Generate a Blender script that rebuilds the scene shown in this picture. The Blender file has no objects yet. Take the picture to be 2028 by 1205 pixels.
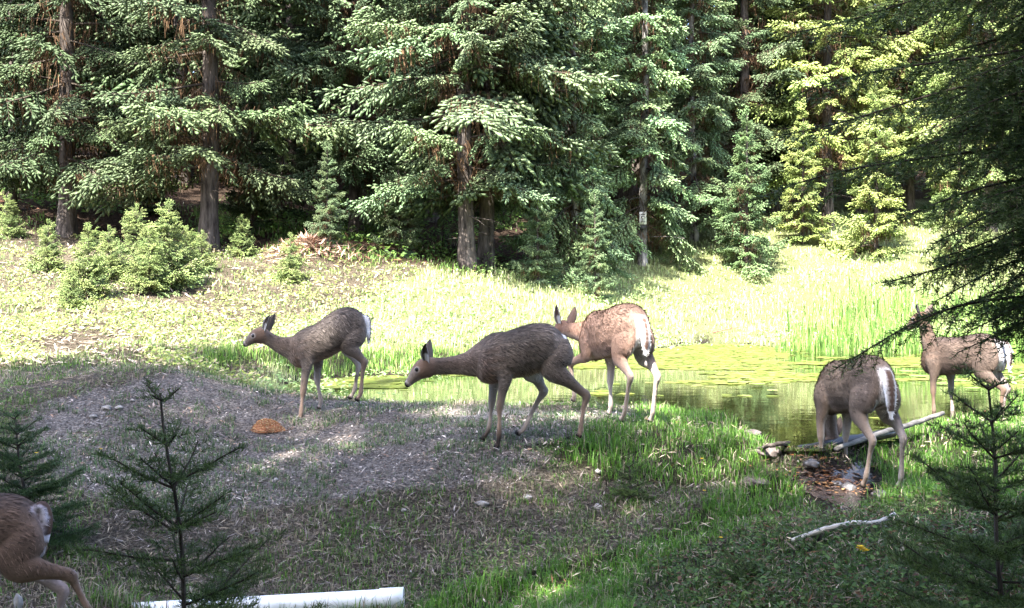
import bpy, math, random
import numpy as np
from mathutils import Vector, Matrix, kdtree

# ------------------------------------------------------------------ camera, sky, sun, exposure
SC = bpy.context.scene
COL = SC.collection
F, CX, HZ, CAMZ = 2175.0, 1014.0, 560.0, 1.2        # lens in photo pixels, centre column, horizon row, eye height

cam_data = bpy.data.cameras.new('camera')
cam_data.sensor_width = 36.0
cam_data.lens = 36.0 * F / 2028.0
cam_data.shift_y = -(602.5 - HZ) / 2028.0
cam_data.clip_start = 0.05
cam_data.clip_end = 600
camera = bpy.data.objects.new('camera', cam_data)
camera.location = (0, 0, CAMZ)
camera.rotation_euler = (math.radians(90), 0, 0)
COL.objects.link(camera)
SC.camera = camera

SUN_EL = math.radians(56)
SUN_AZ = math.atan2(-0.45, -0.89)                   # x, y of the direction towards the sun
TOSUN = Vector((math.sin(SUN_AZ) * math.cos(SUN_EL), math.cos(SUN_AZ) * math.cos(SUN_EL), math.sin(SUN_EL)))
world = bpy.data.worlds.new('World')
SC.world = world
world.use_nodes = True
wn = world.node_tree
sky = wn.nodes.new('ShaderNodeTexSky')
sky.sky_type = 'NISHITA'
sky.sun_disc = False
sky.sun_elevation = SUN_EL
sky.sun_rotation = SUN_AZ
sky.dust_density = 2.5
sky.air_density = 0.8
wn.links.new(sky.outputs[0], wn.nodes['Background'].inputs[0])
wn.nodes['Background'].inputs[1].default_value = 0.15
sun_data = bpy.data.lights.new('sun', 'SUN')
sun_data.energy = 5.0
sun_data.angle = math.radians(0.5)
sun_data.color = (1.0, 0.95, 0.86)
sun = bpy.data.objects.new('sun', sun_data)
sun.rotation_euler = TOSUN.to_track_quat('Z', 'Y').to_euler()
sun.location = (-8, -14, 30)
COL.objects.link(sun)
SC.view_settings.view_transform = 'Standard'
SC.view_settings.look = 'None'
SC.view_settings.gamma = 1.0
SC.view_settings.use_curve_mapping = False
SC.view_settings.exposure = 3.0
SC.cycles.max_bounces = 6
SC.cycles.transparent_max_bounces = 4

# ------------------------------------------------------------------ helpers
RNG = np.random.default_rng(7)
A = np.array

def tag(o, label=None, cat=None, group=None, kind=None):
    if label: o['label'] = label
    if cat: o['category'] = cat
    if group: o['group'] = group
    if kind: o['kind'] = kind
    return o

def mesh_np(name, V, Fc, col=None, mats=(), midx=None, smooth=False):
    """mesh from arrays; Fc is an (n,3) or (n,4) index array"""
    V = np.asarray(V, np.float32); Fc = np.asarray(Fc, np.int32)
    me = bpy.data.meshes.new(name)
    n, k = Fc.shape
    me.vertices.add(len(V)); me.vertices.foreach_set('co', V.ravel())
    me.loops.add(n * k); me.loops.foreach_set('vertex_index', Fc.ravel())
    me.polygons.add(n)
    me.polygons.foreach_set('loop_start', np.arange(0, n * k, k, dtype=np.int32))
    if midx is not None: me.polygons.foreach_set('material_index', np.asarray(midx, np.int32))
    if smooth: me.polygons.foreach_set('use_smooth', np.ones(n, bool))
    for m in mats: me.materials.append(m)
    me.update(calc_edges=True)
    if col is not None:
        c = np.ones((len(V), 4), np.float32); c[:, :3] = col
        at = me.color_attributes.new('Col', 'FLOAT_COLOR', 'POINT')
        at.data.foreach_set('color', c.ravel())
    return me

def link(name, me, parent=None, loc=(0, 0, 0), rz=0.0, sc=1.0):
    o = bpy.data.objects.new(name, me)
    COL.objects.link(o)
    if parent is not None: o.parent = parent
    o.location = loc; o.rotation_euler = (0, 0, rz); o.scale = (sc, sc, sc)
    return o

def empty(name, loc, rz=0.0, sc=1.0):
    o = link(name, None, None, loc, rz, sc)
    o.empty_display_size = 0.1
    return o

class Geo:
    """collects triangles with a colour and a material index"""
    def __init__(s): s.V = []; s.T = []; s.C = []; s.M = []; s.n = 0
    def add(s, V, T, C, m=0):
        V = np.asarray(V, float).reshape(-1, 3); T = np.asarray(T, int).reshape(-1, 3)
        C = np.broadcast_to(np.asarray(C, float), V.shape)
        s.V.append(V); s.T.append(T + s.n); s.C.append(C); s.M.append(np.full(len(T), m)); s.n += len(V)
    def arrays(s):
        return np.concatenate(s.V), np.concatenate(s.T), np.concatenate(s.C), np.concatenate(s.M)
    def mesh(s, name, mats, smooth=False):
        V, T, C, M = s.arrays()
        return mesh_np(name, V, T, C, mats, M, smooth)

def unit(v):
    return v / np.maximum(np.linalg.norm(v, axis=-1, keepdims=True), 1e-9)

def tube(pts, rad, sides=8, cap=True):
    pts = np.asarray(pts, float); rad = np.asarray(rad, float); n = len(pts)
    t = unit(np.gradient(pts, axis=0))
    ref = A([0, 0, 1.0]) if abs(t[:, 2]).mean() < .8 else A([1.0, 0, 0])
    a = unit(np.cross(t, ref)); b = np.cross(t, a)
    ang = np.linspace(0, 2 * np.pi, sides, endpoint=False)
    V = pts[:, None] + rad[:, None, None] * (np.cos(ang)[None, :, None] * a[:, None] + np.sin(ang)[None, :, None] * b[:, None])
    V = V.reshape(-1, 3)
    i = np.arange(n - 1)[:, None] * sides; j = np.arange(sides)[None]; k = (j + 1) % sides
    q = np.stack([i + j, i + k, i + sides + k, i + sides + j], -1).reshape(-1, 4)
    T = np.concatenate([q[:, [0, 1, 2]], q[:, [0, 2, 3]]])
    if cap:
        V = np.concatenate([V, pts[:1], pts[-1:]])
        j = np.arange(sides); k = (j + 1) % sides
        T = np.concatenate([T, np.stack([k, j, np.full(sides, n * sides)], -1),
                            np.stack([(n - 1) * sides + j, (n - 1) * sides + k, np.full(sides, n * sides + 1)], -1)])
    return V, T

def blades(P, D, U, L, Wd, bend, col, tipcol=None):
    """curved grass blades: base P, lean direction D (horizontal), length L, width Wd -> 5 verts, 3 tris each"""
    n = len(P); up = A([0, 0, 1.0])
    side = np.cross(D, up[None]); side = unit(side)
    Lc = L[:, None]; w = Wd[:, None] * .5; bd = bend[:, None]
    mid = P + up * Lc * .55 + D * Lc * bd * .25
    tip = P + up * Lc * (1 - .55 * bd) + D * Lc * bd
    V = np.stack([P - side * w, P + side * w, mid - side * w * .8, mid + side * w * .8, tip], 1).reshape(-1, 3)
    T = (np.arange(n)[:, None, None] * 5 + A([[0, 1, 3], [0, 3, 2], [2, 3, 4]])[None]).reshape(-1, 3)
    tc = col if tipcol is None else tipcol
    C = np.stack([col, col, col * .5 + tc * .5, col * .5 + tc * .5, tc], 1).reshape(-1, 3)
    return V, T, C

def noise2(x, y, seed=0, sc=1.0):
    """cheap smooth noise, about -1..1"""
    r = np.random.default_rng(seed); o = 0; a = 0
    for k in range(7):
        th = r.uniform(0, 6.28); f = sc * r.uniform(.6, 2.2); p = r.uniform(0, 6.28); w = 1 / (.5 + f / sc)
        o = o + w * np.sin(f * (x * math.cos(th) + y * math.sin(th)) + p + 1.3 * np.sin(f * .7 * (y * math.cos(th) - x * math.sin(th)) + 2 * p)); a += w
    return o / a * 1.8

def pip(poly, x, y):
    x = np.asarray(x); inside = np.zeros(x.shape, bool); n = len(poly)
    for i in range(n):
        x1, y1 = poly[i]; x2, y2 = poly[(i + 1) % n]
        if y1 == y2: continue
        inside ^= ((y1 > y) != (y2 > y)) & (x < (x2 - x1) * (y - y1) / (y2 - y1) + x1)
    return inside

# ------------------------------------------------------------------ materials
def nmat(name):
    m = bpy.data.materials.new(name); m.use_nodes = True
    nt = m.node_tree; nt.nodes.clear()
    out = nt.nodes.new('ShaderNodeOutputMaterial')
    return m, nt, out

def N(nt, typ, **kw):
    n = nt.nodes.new(typ)
    for k, v in kw.items():
        if hasattr(n, k): setattr(n, k, v)
        else: n.inputs[k.replace('_', ' ')].default_value = v
    return n

def leaf_mat(name, trans=.35, rough=.55, tint=False, spec=.25):
    m, nt, out = nmat(name)
    at = N(nt, 'ShaderNodeVertexColor', layer_name='Col')
    col = at.outputs[0]
    if tint:
        oi = N(nt, 'ShaderNodeObjectInfo')
        mx = N(nt, 'ShaderNodeMixRGB', blend_type='MULTIPLY'); mx.inputs[0].default_value = 1
        nt.links.new(col, mx.inputs[1]); nt.links.new(oi.outputs['Color'], mx.inputs[2]); col = mx.outputs[0]
    if tint:
        tc = N(nt, 'ShaderNodeTexCoord'); no = N(nt, 'ShaderNodeTexNoise', Scale=75, Detail=2, Roughness=.6); nt.links.new(tc.outputs['Object'], no.inputs['Vector'])
        mr_ = N(nt, 'ShaderNodeMapRange'); nt.links.new(no.outputs[0], mr_.inputs[0])
        for k_, v_ in ((1, .36), (2, .64), (3, .35), (4, 1.55)): mr_.inputs[k_].default_value = v_
        vm = N(nt, 'ShaderNodeVectorMath', operation='SCALE'); nt.links.new(col, vm.inputs[0]); nt.links.new(mr_.outputs[0], vm.inputs['Scale']); col = vm.outputs[0]
    p = N(nt, 'ShaderNodeBsdfPrincipled', Roughness=rough)
    p.inputs['Specular IOR Level'].default_value = spec
    nt.links.new(col, p.inputs['Base Color'])
    if trans > 0:
        t = N(nt, 'ShaderNodeBsdfTranslucent'); nt.links.new(col, t.inputs[0])
        ms = N(nt, 'ShaderNodeMixShader'); ms.inputs[0].default_value = trans
        nt.links.new(p.outputs[0], ms.inputs[1]); nt.links.new(t.outputs[0], ms.inputs[2])
        nt.links.new(ms.outputs[0], out.inputs[0])
    else: nt.links.new(p.outputs[0], out.inputs[0])
    return m

def rough_mat(name, c1, c2, scale=8, stretch=(1, 1, 1), rough=.85, bump=.4, detail=6, vcol=False, thr=(.35, .65), dist=.02, spec=.2):
    m, nt, out = nmat(name)
    tc = N(nt, 'ShaderNodeTexCoord'); mp = N(nt, 'ShaderNodeMapping'); mp.inputs['Scale'].default_value = stretch
    nt.links.new(tc.outputs['Object'], mp.inputs[0])
    no = N(nt, 'ShaderNodeTexNoise', Scale=scale, Detail=detail, Roughness=.65); nt.links.new(mp.outputs[0], no.inputs[0])
    cr = N(nt, 'ShaderNodeValToRGB')
    cr.color_ramp.elements[0].position, cr.color_ramp.elements[1].position = thr
    cr.color_ramp.elements[0].color = (*c1, 1); cr.color_ramp.elements[1].color = (*c2, 1)
    nt.links.new(no.outputs[0], cr.inputs[0])
    col = cr.outputs[0]
    if vcol:
        at = N(nt, 'ShaderNodeVertexColor', layer_name='Col')
        mx = N(nt, 'ShaderNodeMixRGB', blend_type='MULTIPLY'); mx.inputs[0].default_value = 1
        nt.links.new(at.outputs[0], mx.inputs[1]); nt.links.new(col, mx.inputs[2]); col = mx.outputs[0]
    p = N(nt, 'ShaderNodeBsdfPrincipled', Roughness=rough); p.inputs['Specular IOR Level'].default_value = spec
    nt.links.new(col, p.inputs['Base Color'])
    b = N(nt, 'ShaderNodeBump', Strength=bump, Distance=dist); nt.links.new(no.outputs[0], b.inputs['Height'])
    nt.links.new(b.outputs[0], p.inputs['Normal']); nt.links.new(p.outputs[0], out.inputs[0])
    return m

def soil_mat():
    m, nt, out = nmat('soil')
    tc = N(nt, 'ShaderNodeTexCoord'); at_ = N(nt, 'ShaderNodeVertexColor', layer_name='Col')
    n1 = N(nt, 'ShaderNodeTexNoise', Scale=7, Detail=6, Roughness=.6); n2 = N(nt, 'ShaderNodeTexNoise', Scale=48, Detail=4, Roughness=.75); vo = N(nt, 'ShaderNodeTexVoronoi', Scale=38)
    for q in (n1, n2, vo): nt.links.new(tc.outputs['Object'], q.inputs['Vector'])
    r1 = N(nt, 'ShaderNodeMapRange'); r2 = N(nt, 'ShaderNodeMapRange'); r3 = N(nt, 'ShaderNodeMapRange')
    for rr, lo, hi, a, b in ((r1, .3, .7, .65, 1.3), (r2, .36, .64, .30, 1.75), (r3, .05, .6, 1.25, .6)):
        rr.inputs[1].default_value = lo; rr.inputs[2].default_value = hi; rr.inputs[3].default_value = a; rr.inputs[4].default_value = b
    nt.links.new(n1.outputs[0], r1.inputs[0]); nt.links.new(n2.outputs[0], r2.inputs[0]); nt.links.new(vo.outputs['Distance'], r3.inputs[0])
    a = N(nt, 'ShaderNodeMath', operation='MULTIPLY'); b = N(nt, 'ShaderNodeMath', operation='MULTIPLY')
    nt.links.new(r1.outputs[0], a.inputs[0]); nt.links.new(r2.outputs[0], a.inputs[1]); nt.links.new(a.outputs[0], b.inputs[0]); nt.links.new(r3.outputs[0], b.inputs[1])
    mx = N(nt, 'ShaderNodeVectorMath', operation='SCALE'); nt.links.new(at_.outputs[0], mx.inputs[0]); nt.links.new(b.outputs[0], mx.inputs['Scale'])
    p = N(nt, 'ShaderNodeBsdfPrincipled', Roughness=.95); p.inputs['Specular IOR Level'].default_value = .1
    nt.links.new(mx.outputs[0], p.inputs['Base Color'])
    bp = N(nt, 'ShaderNodeBump', Strength=1.0, Distance=.03); nt.links.new(b.outputs[0], bp.inputs['Height']); nt.links.new(bp.outputs[0], p.inputs['Normal'])
    nt.links.new(p.outputs[0], out.inputs[0]); return m
M_GROUND = soil_mat()
M_GRASS = leaf_mat('grass', .4, .5)
M_FOL = leaf_mat('conifer_foliage', .06, .6, True)
M_NEEDLE = leaf_mat('needles', .2, .5)
M_WOOD = leaf_mat('twig_wood', 0, .9, False, .1)
M_LITTER = leaf_mat('litter', .1, .85, False, .15)
M_BARK = rough_mat('bark', (.018, .014, .012), (.15, .125, .11), 14, (1, 1, .18), .95, 1.0, 8, False, (.35, .72), .04)
M_PALEBARK = rough_mat('pale_bark', (.025, .022, .02), (.34, .32, .30), 7, (1, 1, .45), .9, .8, 8, False, (.40, .66), .03)
M_BLEACH = rough_mat('bleached_wood', (.22, .20, .18), (.58, .56, .53), 20, (.15, 1, 1), .8, .5, 8, False, (.3, .6), .01)
M_DEAD = rough_mat('weathered_wood', (.045, .04, .037), (.20, .19, .18), 20, (.15, 1, 1), .8, .5, 8, False, (.3, .65), .01)
M_WETWOOD = rough_mat('wet_wood', (.006, .006, .008), (.035, .03, .03), 12, (.2, 1, 1), .35, .4, 6, False, (.3, .7), .01, .5)
M_WETSTONE = rough_mat('wet_stone', (.03, .028, .027), (.12, .11, .11), 16, (1, 1, 1), .25, .5, 8, False, (.3, .7), .02, .5)
M_STONE = rough_mat('stone', (.13, .12, .115), (.36, .34, .32), 14, (1, 1, 1), .85, .4, 8, False, (.3, .7), .01)
M_PIPE = rough_mat('white_plastic', (.34, .33, .29), (.84, .85, .86), 6, (.5, 1, 1), .4, .05, 8, False, (.33, .46), .005, .5)

# ------------------------------------------------------------------ terrain
def px2(px, d): return (px - CX) * d / F
_pp = lambda px, py, d: (px2(px, d), d, CAMZ - (py - HZ) * d / F)
CP = [(0, 0, -.35), (-3, 0, -.3), (3, 0, -.3), (0, -10, .4), (-15, -10, .6), (15, -10, .6), (-15, 2, 0), (12, 3, .2), (0, -40, 2), (-45, -40, 2), (45, -40, 2),
      (-2, 3, -.42), (0, 3.5, -.42), (2, 4, -.12), (3.5, 4, .02), (-4, 4.5, -.5), (-3, 5.5, -.62), (-1, 5, -.55), (-1.3, 6.35, -.63), (-.62, 6.3, -.65),
      (-6, 7, -.2), (7, 7, .3)]
CP += [_pp(*q) for q in [(1200, 1110, 6.6), (1500, 1010, 7.0), (1650, 990, 7.2), (1680, 945, 7.9), (1670, 1065, 5.9), (1300, 1190, 5.6), (1900, 1000, 6.6),
      (1990, 870, 8.3), (1850, 880, 8.6), (800, 1000, 7.25), (300, 1000, 7.3), (100, 950, 7.4), (1200, 980, 7.4), (1450, 900, 7.9), (980, 888, 7.9), (1150, 862, 8.2),
      (600, 833, 9.3), (700, 800, 9.9), (527, 852, 9.0), (330, 738, 9.8), (150, 800, 9.0), (60, 850, 8.4), (300, 850, 8.6), (200, 875, 8.3), (330, 735, 10.6), (100, 755, 10.6),
      (500, 772, 10.2), (850, 815, 9.4), (1100, 817, 9.4), (1240, 817, 9.3), (1350, 832, 9.1), (1480, 862, 8.5),
      (480, 740, 11.8), (560, 700, 13), (800, 722, 15), (800, 640, 17.5), (1000, 705, 16.5), (1180, 693, 18), (1100, 620, 19.5), (930, 533, 22), (1280, 525, 26.5),
      (1400, 662, 21.2), (1500, 600, 25), (1700, 692, 19.5), (1700, 600, 24), (1500, 480, 29), (1750, 470, 30), (1900, 450, 32), (2100, 690, 17), (2150, 760, 12),
      (0, 705, 12.5), (250, 693, 13), (100, 600, 16.5), (400, 600, 17), (600, 502, 21.5), (415, 490, 22), (130, 470, 22.5), (20, 430, 23.5), (205, 340, 31), (525, 370, 32)]]
CP += [(-25, 45, 7.5), (0, 45, 6.5), (25, 45, 6), (0, 90, 17), (-50, 90, 18), (50, 90, 16), (-45, 20, 3), (40, 20, 2.5), (-20, 14, 1.0), (18, 14, .9), (0, 31, 3.2)]
CP = A(CP, float)
def _tps_k(r2): return np.where(r2 > 1e-12, .5 * r2 * np.log(np.maximum(r2, 1e-12)), 0)
_n = len(CP)
_K = _tps_k(((CP[:, None, :2] - CP[None, :, :2]) ** 2).sum(-1)) + np.eye(_n) * .15
_Pm = np.c_[np.ones(_n), CP[:, :2]]
_S = np.zeros((_n + 3, _n + 3)); _S[:_n, :_n] = _K; _S[:_n, _n:] = _Pm; _S[_n:, :_n] = _Pm.T
_w = np.linalg.solve(_S, np.r_[CP[:, 2], 0, 0, 0])
def tps(x, y):
    x = np.asarray(x, float).ravel(); y = np.asarray(y, float).ravel(); o = np.empty(len(x))
    for i in range(0, len(x), 40000):
        s = slice(i, i + 40000)
        k = _tps_k((x[s, None] - CP[None, :, 0]) ** 2 + (y[s, None] - CP[None, :, 1]) ** 2)
        o[s] = k @ _w[:_n] + _w[_n] + _w[_n + 1] * x[s] + _w[_n + 2] * y[s]
    return o

_wp = lambda px, py: (px2(px, CAMZ * F / (py - HZ)), CAMZ * F / (py - HZ))
POND = [_wp(*q) for q in [(545, 772), (620, 788), (740, 799), (850, 803), (1000, 805), (1150, 806), (1260, 806), (1340, 812), (1430, 832), (1490, 858), (1550, 885), (1600, 886), (1680, 872),
      (1770, 858), (1870, 838), (1990, 800), (2090, 770), (2110, 720), (2060, 706), (1900, 703), (1760, 700), (1600, 697), (1520, 688), (1470, 683), (1390, 682), (1300, 692), (1200, 702), (1080, 722), (950, 737),
      (820, 743), (700, 748), (600, 756)]]
def pond_sd(x, y):
    x = np.asarray(x, float).ravel(); y = np.asarray(y, float).ravel(); d = np.full(len(x), 1e9); n = len(POND)
    for i in range(n):
        x1, y1 = POND[i]; x2, y2 = POND[(i + 1) % n]
        t = np.clip(((x - x1) * (x2 - x1) + (y - y1) * (y2 - y1)) / ((x2 - x1) ** 2 + (y2 - y1) ** 2), 0, 1)
        d = np.minimum(d, np.hypot(x - x1 - t * (x2 - x1), y - y1 - t * (y2 - y1)))
    return np.where(pip(POND, x, y), -d, d)
def sstep(a, b, x):
    t = np.clip((x - a) / (b - a), 0, 1); return t * t * (3 - 2 * t)
def height(x, y):
    x = np.asarray(x, float).ravel(); y = np.asarray(y, float).ravel()
    z = tps(x, y)
    sd = pond_sd(x, y) + .10 * noise2(x, y, 3, 3.0)
    amp = sstep(.0, 1.0, sd)
    z = z + amp * (.045 * noise2(x, y, 11, 1.6) + .022 * noise2(x, y, 12, 5.0) + .010 * noise2(x, y, 13, 14.0))
    z = z + .30 * np.exp(-((x - px2(615, 21)) ** 2 / .5 + (y - 21) ** 2 / .5))       # heap of brush at the forest edge
    w = sstep(-.05, 1.1, np.where(tps(x, y) < -.03, sd * 2.6, sd))
    out = w * z + (1 - w) * .02
    inn = -.03 - np.minimum(.45, .3 * np.maximum(-sd, 0))
    return np.where(sd < 0, inn, np.where(sd < .12, inn + (out - inn) * sstep(0, .12, sd), out))
def hz(x, y): return float(height([x], [y])[0])
def proj(x, y, z):
    yy = np.maximum(y, .3); return CX + F * x / yy, HZ + F * (CAMZ - z) / yy
_ds = np.geomspace(3.0, 70, 900)
def at(px, py):
    """the point of the ground that this line of sight meets"""
    x = (px - CX) * _ds / F; zr = CAMZ - (py - HZ) * _ds / F; h = height(x, _ds)
    i = np.nonzero(h > zr)[0]
    i = i[0] if len(i) else len(_ds) - 1
    return Vector((x[i], _ds[i], h[i]))

# zones of the ground cover (outline of each patch, stored as photo columns and rows of its edge on the ground)
Z_MOUND = [(30, 865), (120, 800), (230, 757), (330, 730), (470, 733), (560, 780), (850, 801), (1000, 801), (1250, 806), (1330, 835), (1250, 870), (1120, 885), (1060, 930), (920, 985), (650, 1000), (420, 1010), (250, 1000), (90, 960), (60, 900)]
Z_LUSH = [[(700, 1260), (800, 1185), (1000, 1120), (1250, 1075), (1420, 1005), (1490, 935), (1600, 935), (1650, 1000), (1560, 1045), (1420, 1085), (1300, 1130), (1230, 1260)],
          [(1060, 880), (1180, 862), (1290, 806), (1420, 815), (1530, 865), (1500, 945), (1350, 965), (1200, 950)],
          [(1690, 930), (1760, 850), (1900, 822), (2028, 780), (2200, 780), (2200, 1030), (1800, 985), (1690, 1030), (1660, 1000)],
          [(370, 725), (520, 675), (700, 690), (1000, 690), (1250, 690), (1250, 704), (1000, 748), (760, 755), (600, 765), (545, 730), (430, 735)]]
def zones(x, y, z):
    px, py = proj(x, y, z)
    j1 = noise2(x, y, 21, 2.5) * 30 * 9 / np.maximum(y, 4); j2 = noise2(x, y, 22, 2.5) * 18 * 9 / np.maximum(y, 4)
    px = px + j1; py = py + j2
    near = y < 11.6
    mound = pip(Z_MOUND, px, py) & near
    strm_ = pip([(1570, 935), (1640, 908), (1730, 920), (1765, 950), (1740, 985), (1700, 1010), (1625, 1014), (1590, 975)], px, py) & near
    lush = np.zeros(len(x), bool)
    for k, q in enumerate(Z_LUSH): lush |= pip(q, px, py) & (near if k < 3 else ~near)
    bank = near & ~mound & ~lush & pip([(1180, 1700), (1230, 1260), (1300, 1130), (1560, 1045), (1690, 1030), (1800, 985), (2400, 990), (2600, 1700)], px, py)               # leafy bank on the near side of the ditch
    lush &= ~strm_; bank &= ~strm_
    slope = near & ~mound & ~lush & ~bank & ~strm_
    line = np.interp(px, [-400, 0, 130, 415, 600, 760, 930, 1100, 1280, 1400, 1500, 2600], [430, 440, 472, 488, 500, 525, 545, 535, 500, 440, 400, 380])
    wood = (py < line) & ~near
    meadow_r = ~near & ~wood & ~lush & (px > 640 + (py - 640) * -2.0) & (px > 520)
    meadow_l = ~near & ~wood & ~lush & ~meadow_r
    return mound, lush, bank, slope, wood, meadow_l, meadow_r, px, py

gx = np.sinh(np.linspace(-3.6, 3.6, 260)) * 5.0
gy = np.r_[np.linspace(-60, 0, 26)[:-1], np.linspace(0, 5, 40)[:-1], np.linspace(5, 13, 140)[:-1], np.geomspace(13, 130, 110)]
GX, GY = np.meshgrid(gx, gy)
gz = height(GX, GY)
vx, vy = GX.ravel(), GY.ravel()
mo, lu, ba, sl, wo, ml, mr, zpx, zpy = zones(vx, vy, gz)
gc = np.tile(A([.16, .13, .11]), (len(vx), 1))
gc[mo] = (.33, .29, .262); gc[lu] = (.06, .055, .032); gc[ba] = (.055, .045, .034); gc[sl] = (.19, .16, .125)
gc[wo] = (.075, .050, .035); gc[ml] = (.17, .14, .10); gc[mr] = (.27, .30, .13)  # right meadow soil lightened too, sun glare in its colour
crest = np.exp(-(((zpx - 1050) / 190) ** 4 + ((zpy - 815) / 16) ** 2)) * (vy < 11) * (vy > 8.5)
gc = gc * (1 - crest[:, None]) + A([.62, .57, .51]) * crest[:, None]                  # bare sand on the dam crest, its sunlit strip painted paler
inpond = pond_sd(vx, vy) < .05
gc[inpond] = (.05, .042, .03)
margin = (pond_sd(vx, vy) > -.1) & (pond_sd(vx, vy) < .22 + .12 * noise2(vx, vy, 32, 2)) & (crest < .3)
gc[margin] = (.062, .050, .040)
Z_STREAM = [(1500, 925), (1560, 935), (1630, 905), (1700, 905), (1765, 945), (1740, 985), (1700, 1012), (1620, 1018), (1590, 975), (1510, 965)]
strm = pip(Z_STREAM, zpx, zpy) & (vy < 9)
gc[strm] = (.045, .032, .026)
gc = np.clip(gc * (1 + .18 * noise2(vx, vy, 31, 4)[:, None]), .01, .8)
nx, ny = len(gx), len(gy)
ii = (np.arange(ny - 1)[:, None] * nx + np.arange(nx - 1)[None]).ravel()
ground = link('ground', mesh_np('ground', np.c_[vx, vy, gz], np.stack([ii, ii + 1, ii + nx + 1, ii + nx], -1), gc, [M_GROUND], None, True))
tag(ground, 'uneven ground with a bare earth mound, dam and rising meadow', 'ground', kind='structure')

# pond
m, nt, out = nmat('pond_water')
p = N(nt, 'ShaderNodeBsdfPrincipled', Roughness=.02); p.inputs['Base Color'].default_value = (.006, .007, .002, 1); p.inputs['IOR'].default_value = 1.22
tc = N(nt, 'ShaderNodeTexCoord'); mp = N(nt, 'ShaderNodeMapping'); mp.inputs['Scale'].default_value = (1, 1.6, 1)
n1 = N(nt, 'ShaderNodeTexNoise', Scale=3.5, Detail=3); b = N(nt, 'ShaderNodeBump', Strength=.07, Distance=.02)
nt.links.new(tc.outputs['Object'], mp.inputs[0]); nt.links.new(mp.outputs[0], n1.inputs[0]); nt.links.new(n1.outputs[0], b.inputs['Height'])
nt.links.new(b.outputs[0], p.inputs['Normal']); nt.links.new(p.outputs[0], out.inputs[0]); M_WATER = m
wx, wy = np.meshgrid(np.linspace(-3.6, 11, 140), np.linspace(7.5, 25, 170)); wxr, wyr = wx.ravel(), wy.ravel()
wsd = pond_sd(wxr, wyr)
ii = (np.arange(169)[:, None] * 140 + np.arange(139)[None]).ravel(); q = np.stack([ii, ii + 1, ii + 141, ii + 140], -1)
q = q[(wsd[q] < .28).all(1)]
used = np.unique(q); rem = np.zeros(len(wxr), int); rem[used] = np.arange(len(used))
pond = link('pond', mesh_np('pond', np.c_[wxr, wyr, np.zeros(len(wxr))][used], rem[q], None, [M_WATER], None, True))
tag(pond, 'still dark pond with tree reflections behind the low dam', 'pond', kind='structure')
sp = [at(*q) for q in [(1575, 948), (1640, 925), (1720, 930), (1745, 960), (1700, 1000), (1640, 1014), (1605, 985)]]
sx, sy = np.meshgrid(np.linspace(1.4, 3.0, 44), np.linspace(6.6, 8.4, 50)); sxr, syr = sx.ravel(), sy.ravel()
szr = height(sxr, syr); szr = .35 * szr + .65 * (tps(sxr, syr)) ; szr = np.maximum(szr, height(sxr, syr) + .006)
ii = (np.arange(49)[:, None] * 44 + np.arange(43)[None]).ravel(); q = np.stack([ii, ii + 1, ii + 45, ii + 44], -1)
inn = pip([(v.x, v.y) for v in sp], sxr + .08 * noise2(sxr, syr, 5, 6), syr + .08 * noise2(sxr, syr, 6, 6))
q = q[inn[q].all(1)]; used = np.unique(q); rem = np.zeros(len(sxr), int); rem[used] = np.arange(len(used))
M_STREAM = rough_mat('stream_water', (.045, .03, .025), (.10, .075, .06), 30, (1, 1, 1), .08, .5, 5, False, (.35, .65), .02, .6)
stream = link('stream', mesh_np('stream', np.c_[sxr, syr, szr][used], rem[q], None, [M_STREAM], None, True))
tag(stream, 'shallow overflow trickle running below the log', 'stream', kind='structure')

# ------------------------------------------------------------------ conifers
def fingers(P, D, L, W, C, Ctip):
    """needle-clad shoots: slim three-sided spindles, 6 triangles each"""
    n = len(P); D = unit(D)
    ref = np.where(np.abs(D[:, 2:3]) > .9, A([[1.0, 0, 0]]), A([[0, 0, 1.0]]))
    a = unit(np.cross(D, ref)); b = np.cross(D, a)
    ph = RNG.uniform(0, 2.1, n)
    V = [P]
    for k in range(3):
        an = ph + k * 2.0944
        V.append(P + D * (L * .66)[:, None] + (np.cos(an)[:, None] * a + np.sin(an)[:, None] * b) * W[:, None])
    V.append(P + D * L[:, None])
    V = np.stack(V, 1).reshape(-1, 3)
    T = (np.arange(n)[:, None, None] * 5 + A([[0, 2, 1], [0, 3, 2], [0, 1, 3], [4, 1, 2], [4, 2, 3], [4, 3, 1]])[None]).reshape(-1, 3)
    Cc = np.stack([C, (C + Ctip) / 2, (C + Ctip) / 2, (C + Ctip) / 2, Ctip], 1).reshape(-1, 3)
    return V, T, Cc

def strips(P, Q, w, col):
    """thin twigs: one two-triangle ribbon from P to Q"""
    n = len(P); D = unit(Q - P); s = unit(np.cross(D, A([[.31, .22, .9]]))) * np.broadcast_to(w, (n,))[:, None] * .5
    V = np.stack([P - s, P + s, Q + s * .5, Q - s * .5], 1).reshape(-1, 3)
    T = (np.arange(n)[:, None, None] * 4 + A([[0, 1, 2], [0, 2, 3]])[None]).reshape(-1, 3)
    return V, T, np.repeat(np.broadcast_to(col, (n, 3)), 4, 0)

G_DARK, G_MID, G_TIP = A([.046, .074, .036]), A([.085, .132, .066]), A([.20, .275, .15])

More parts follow.
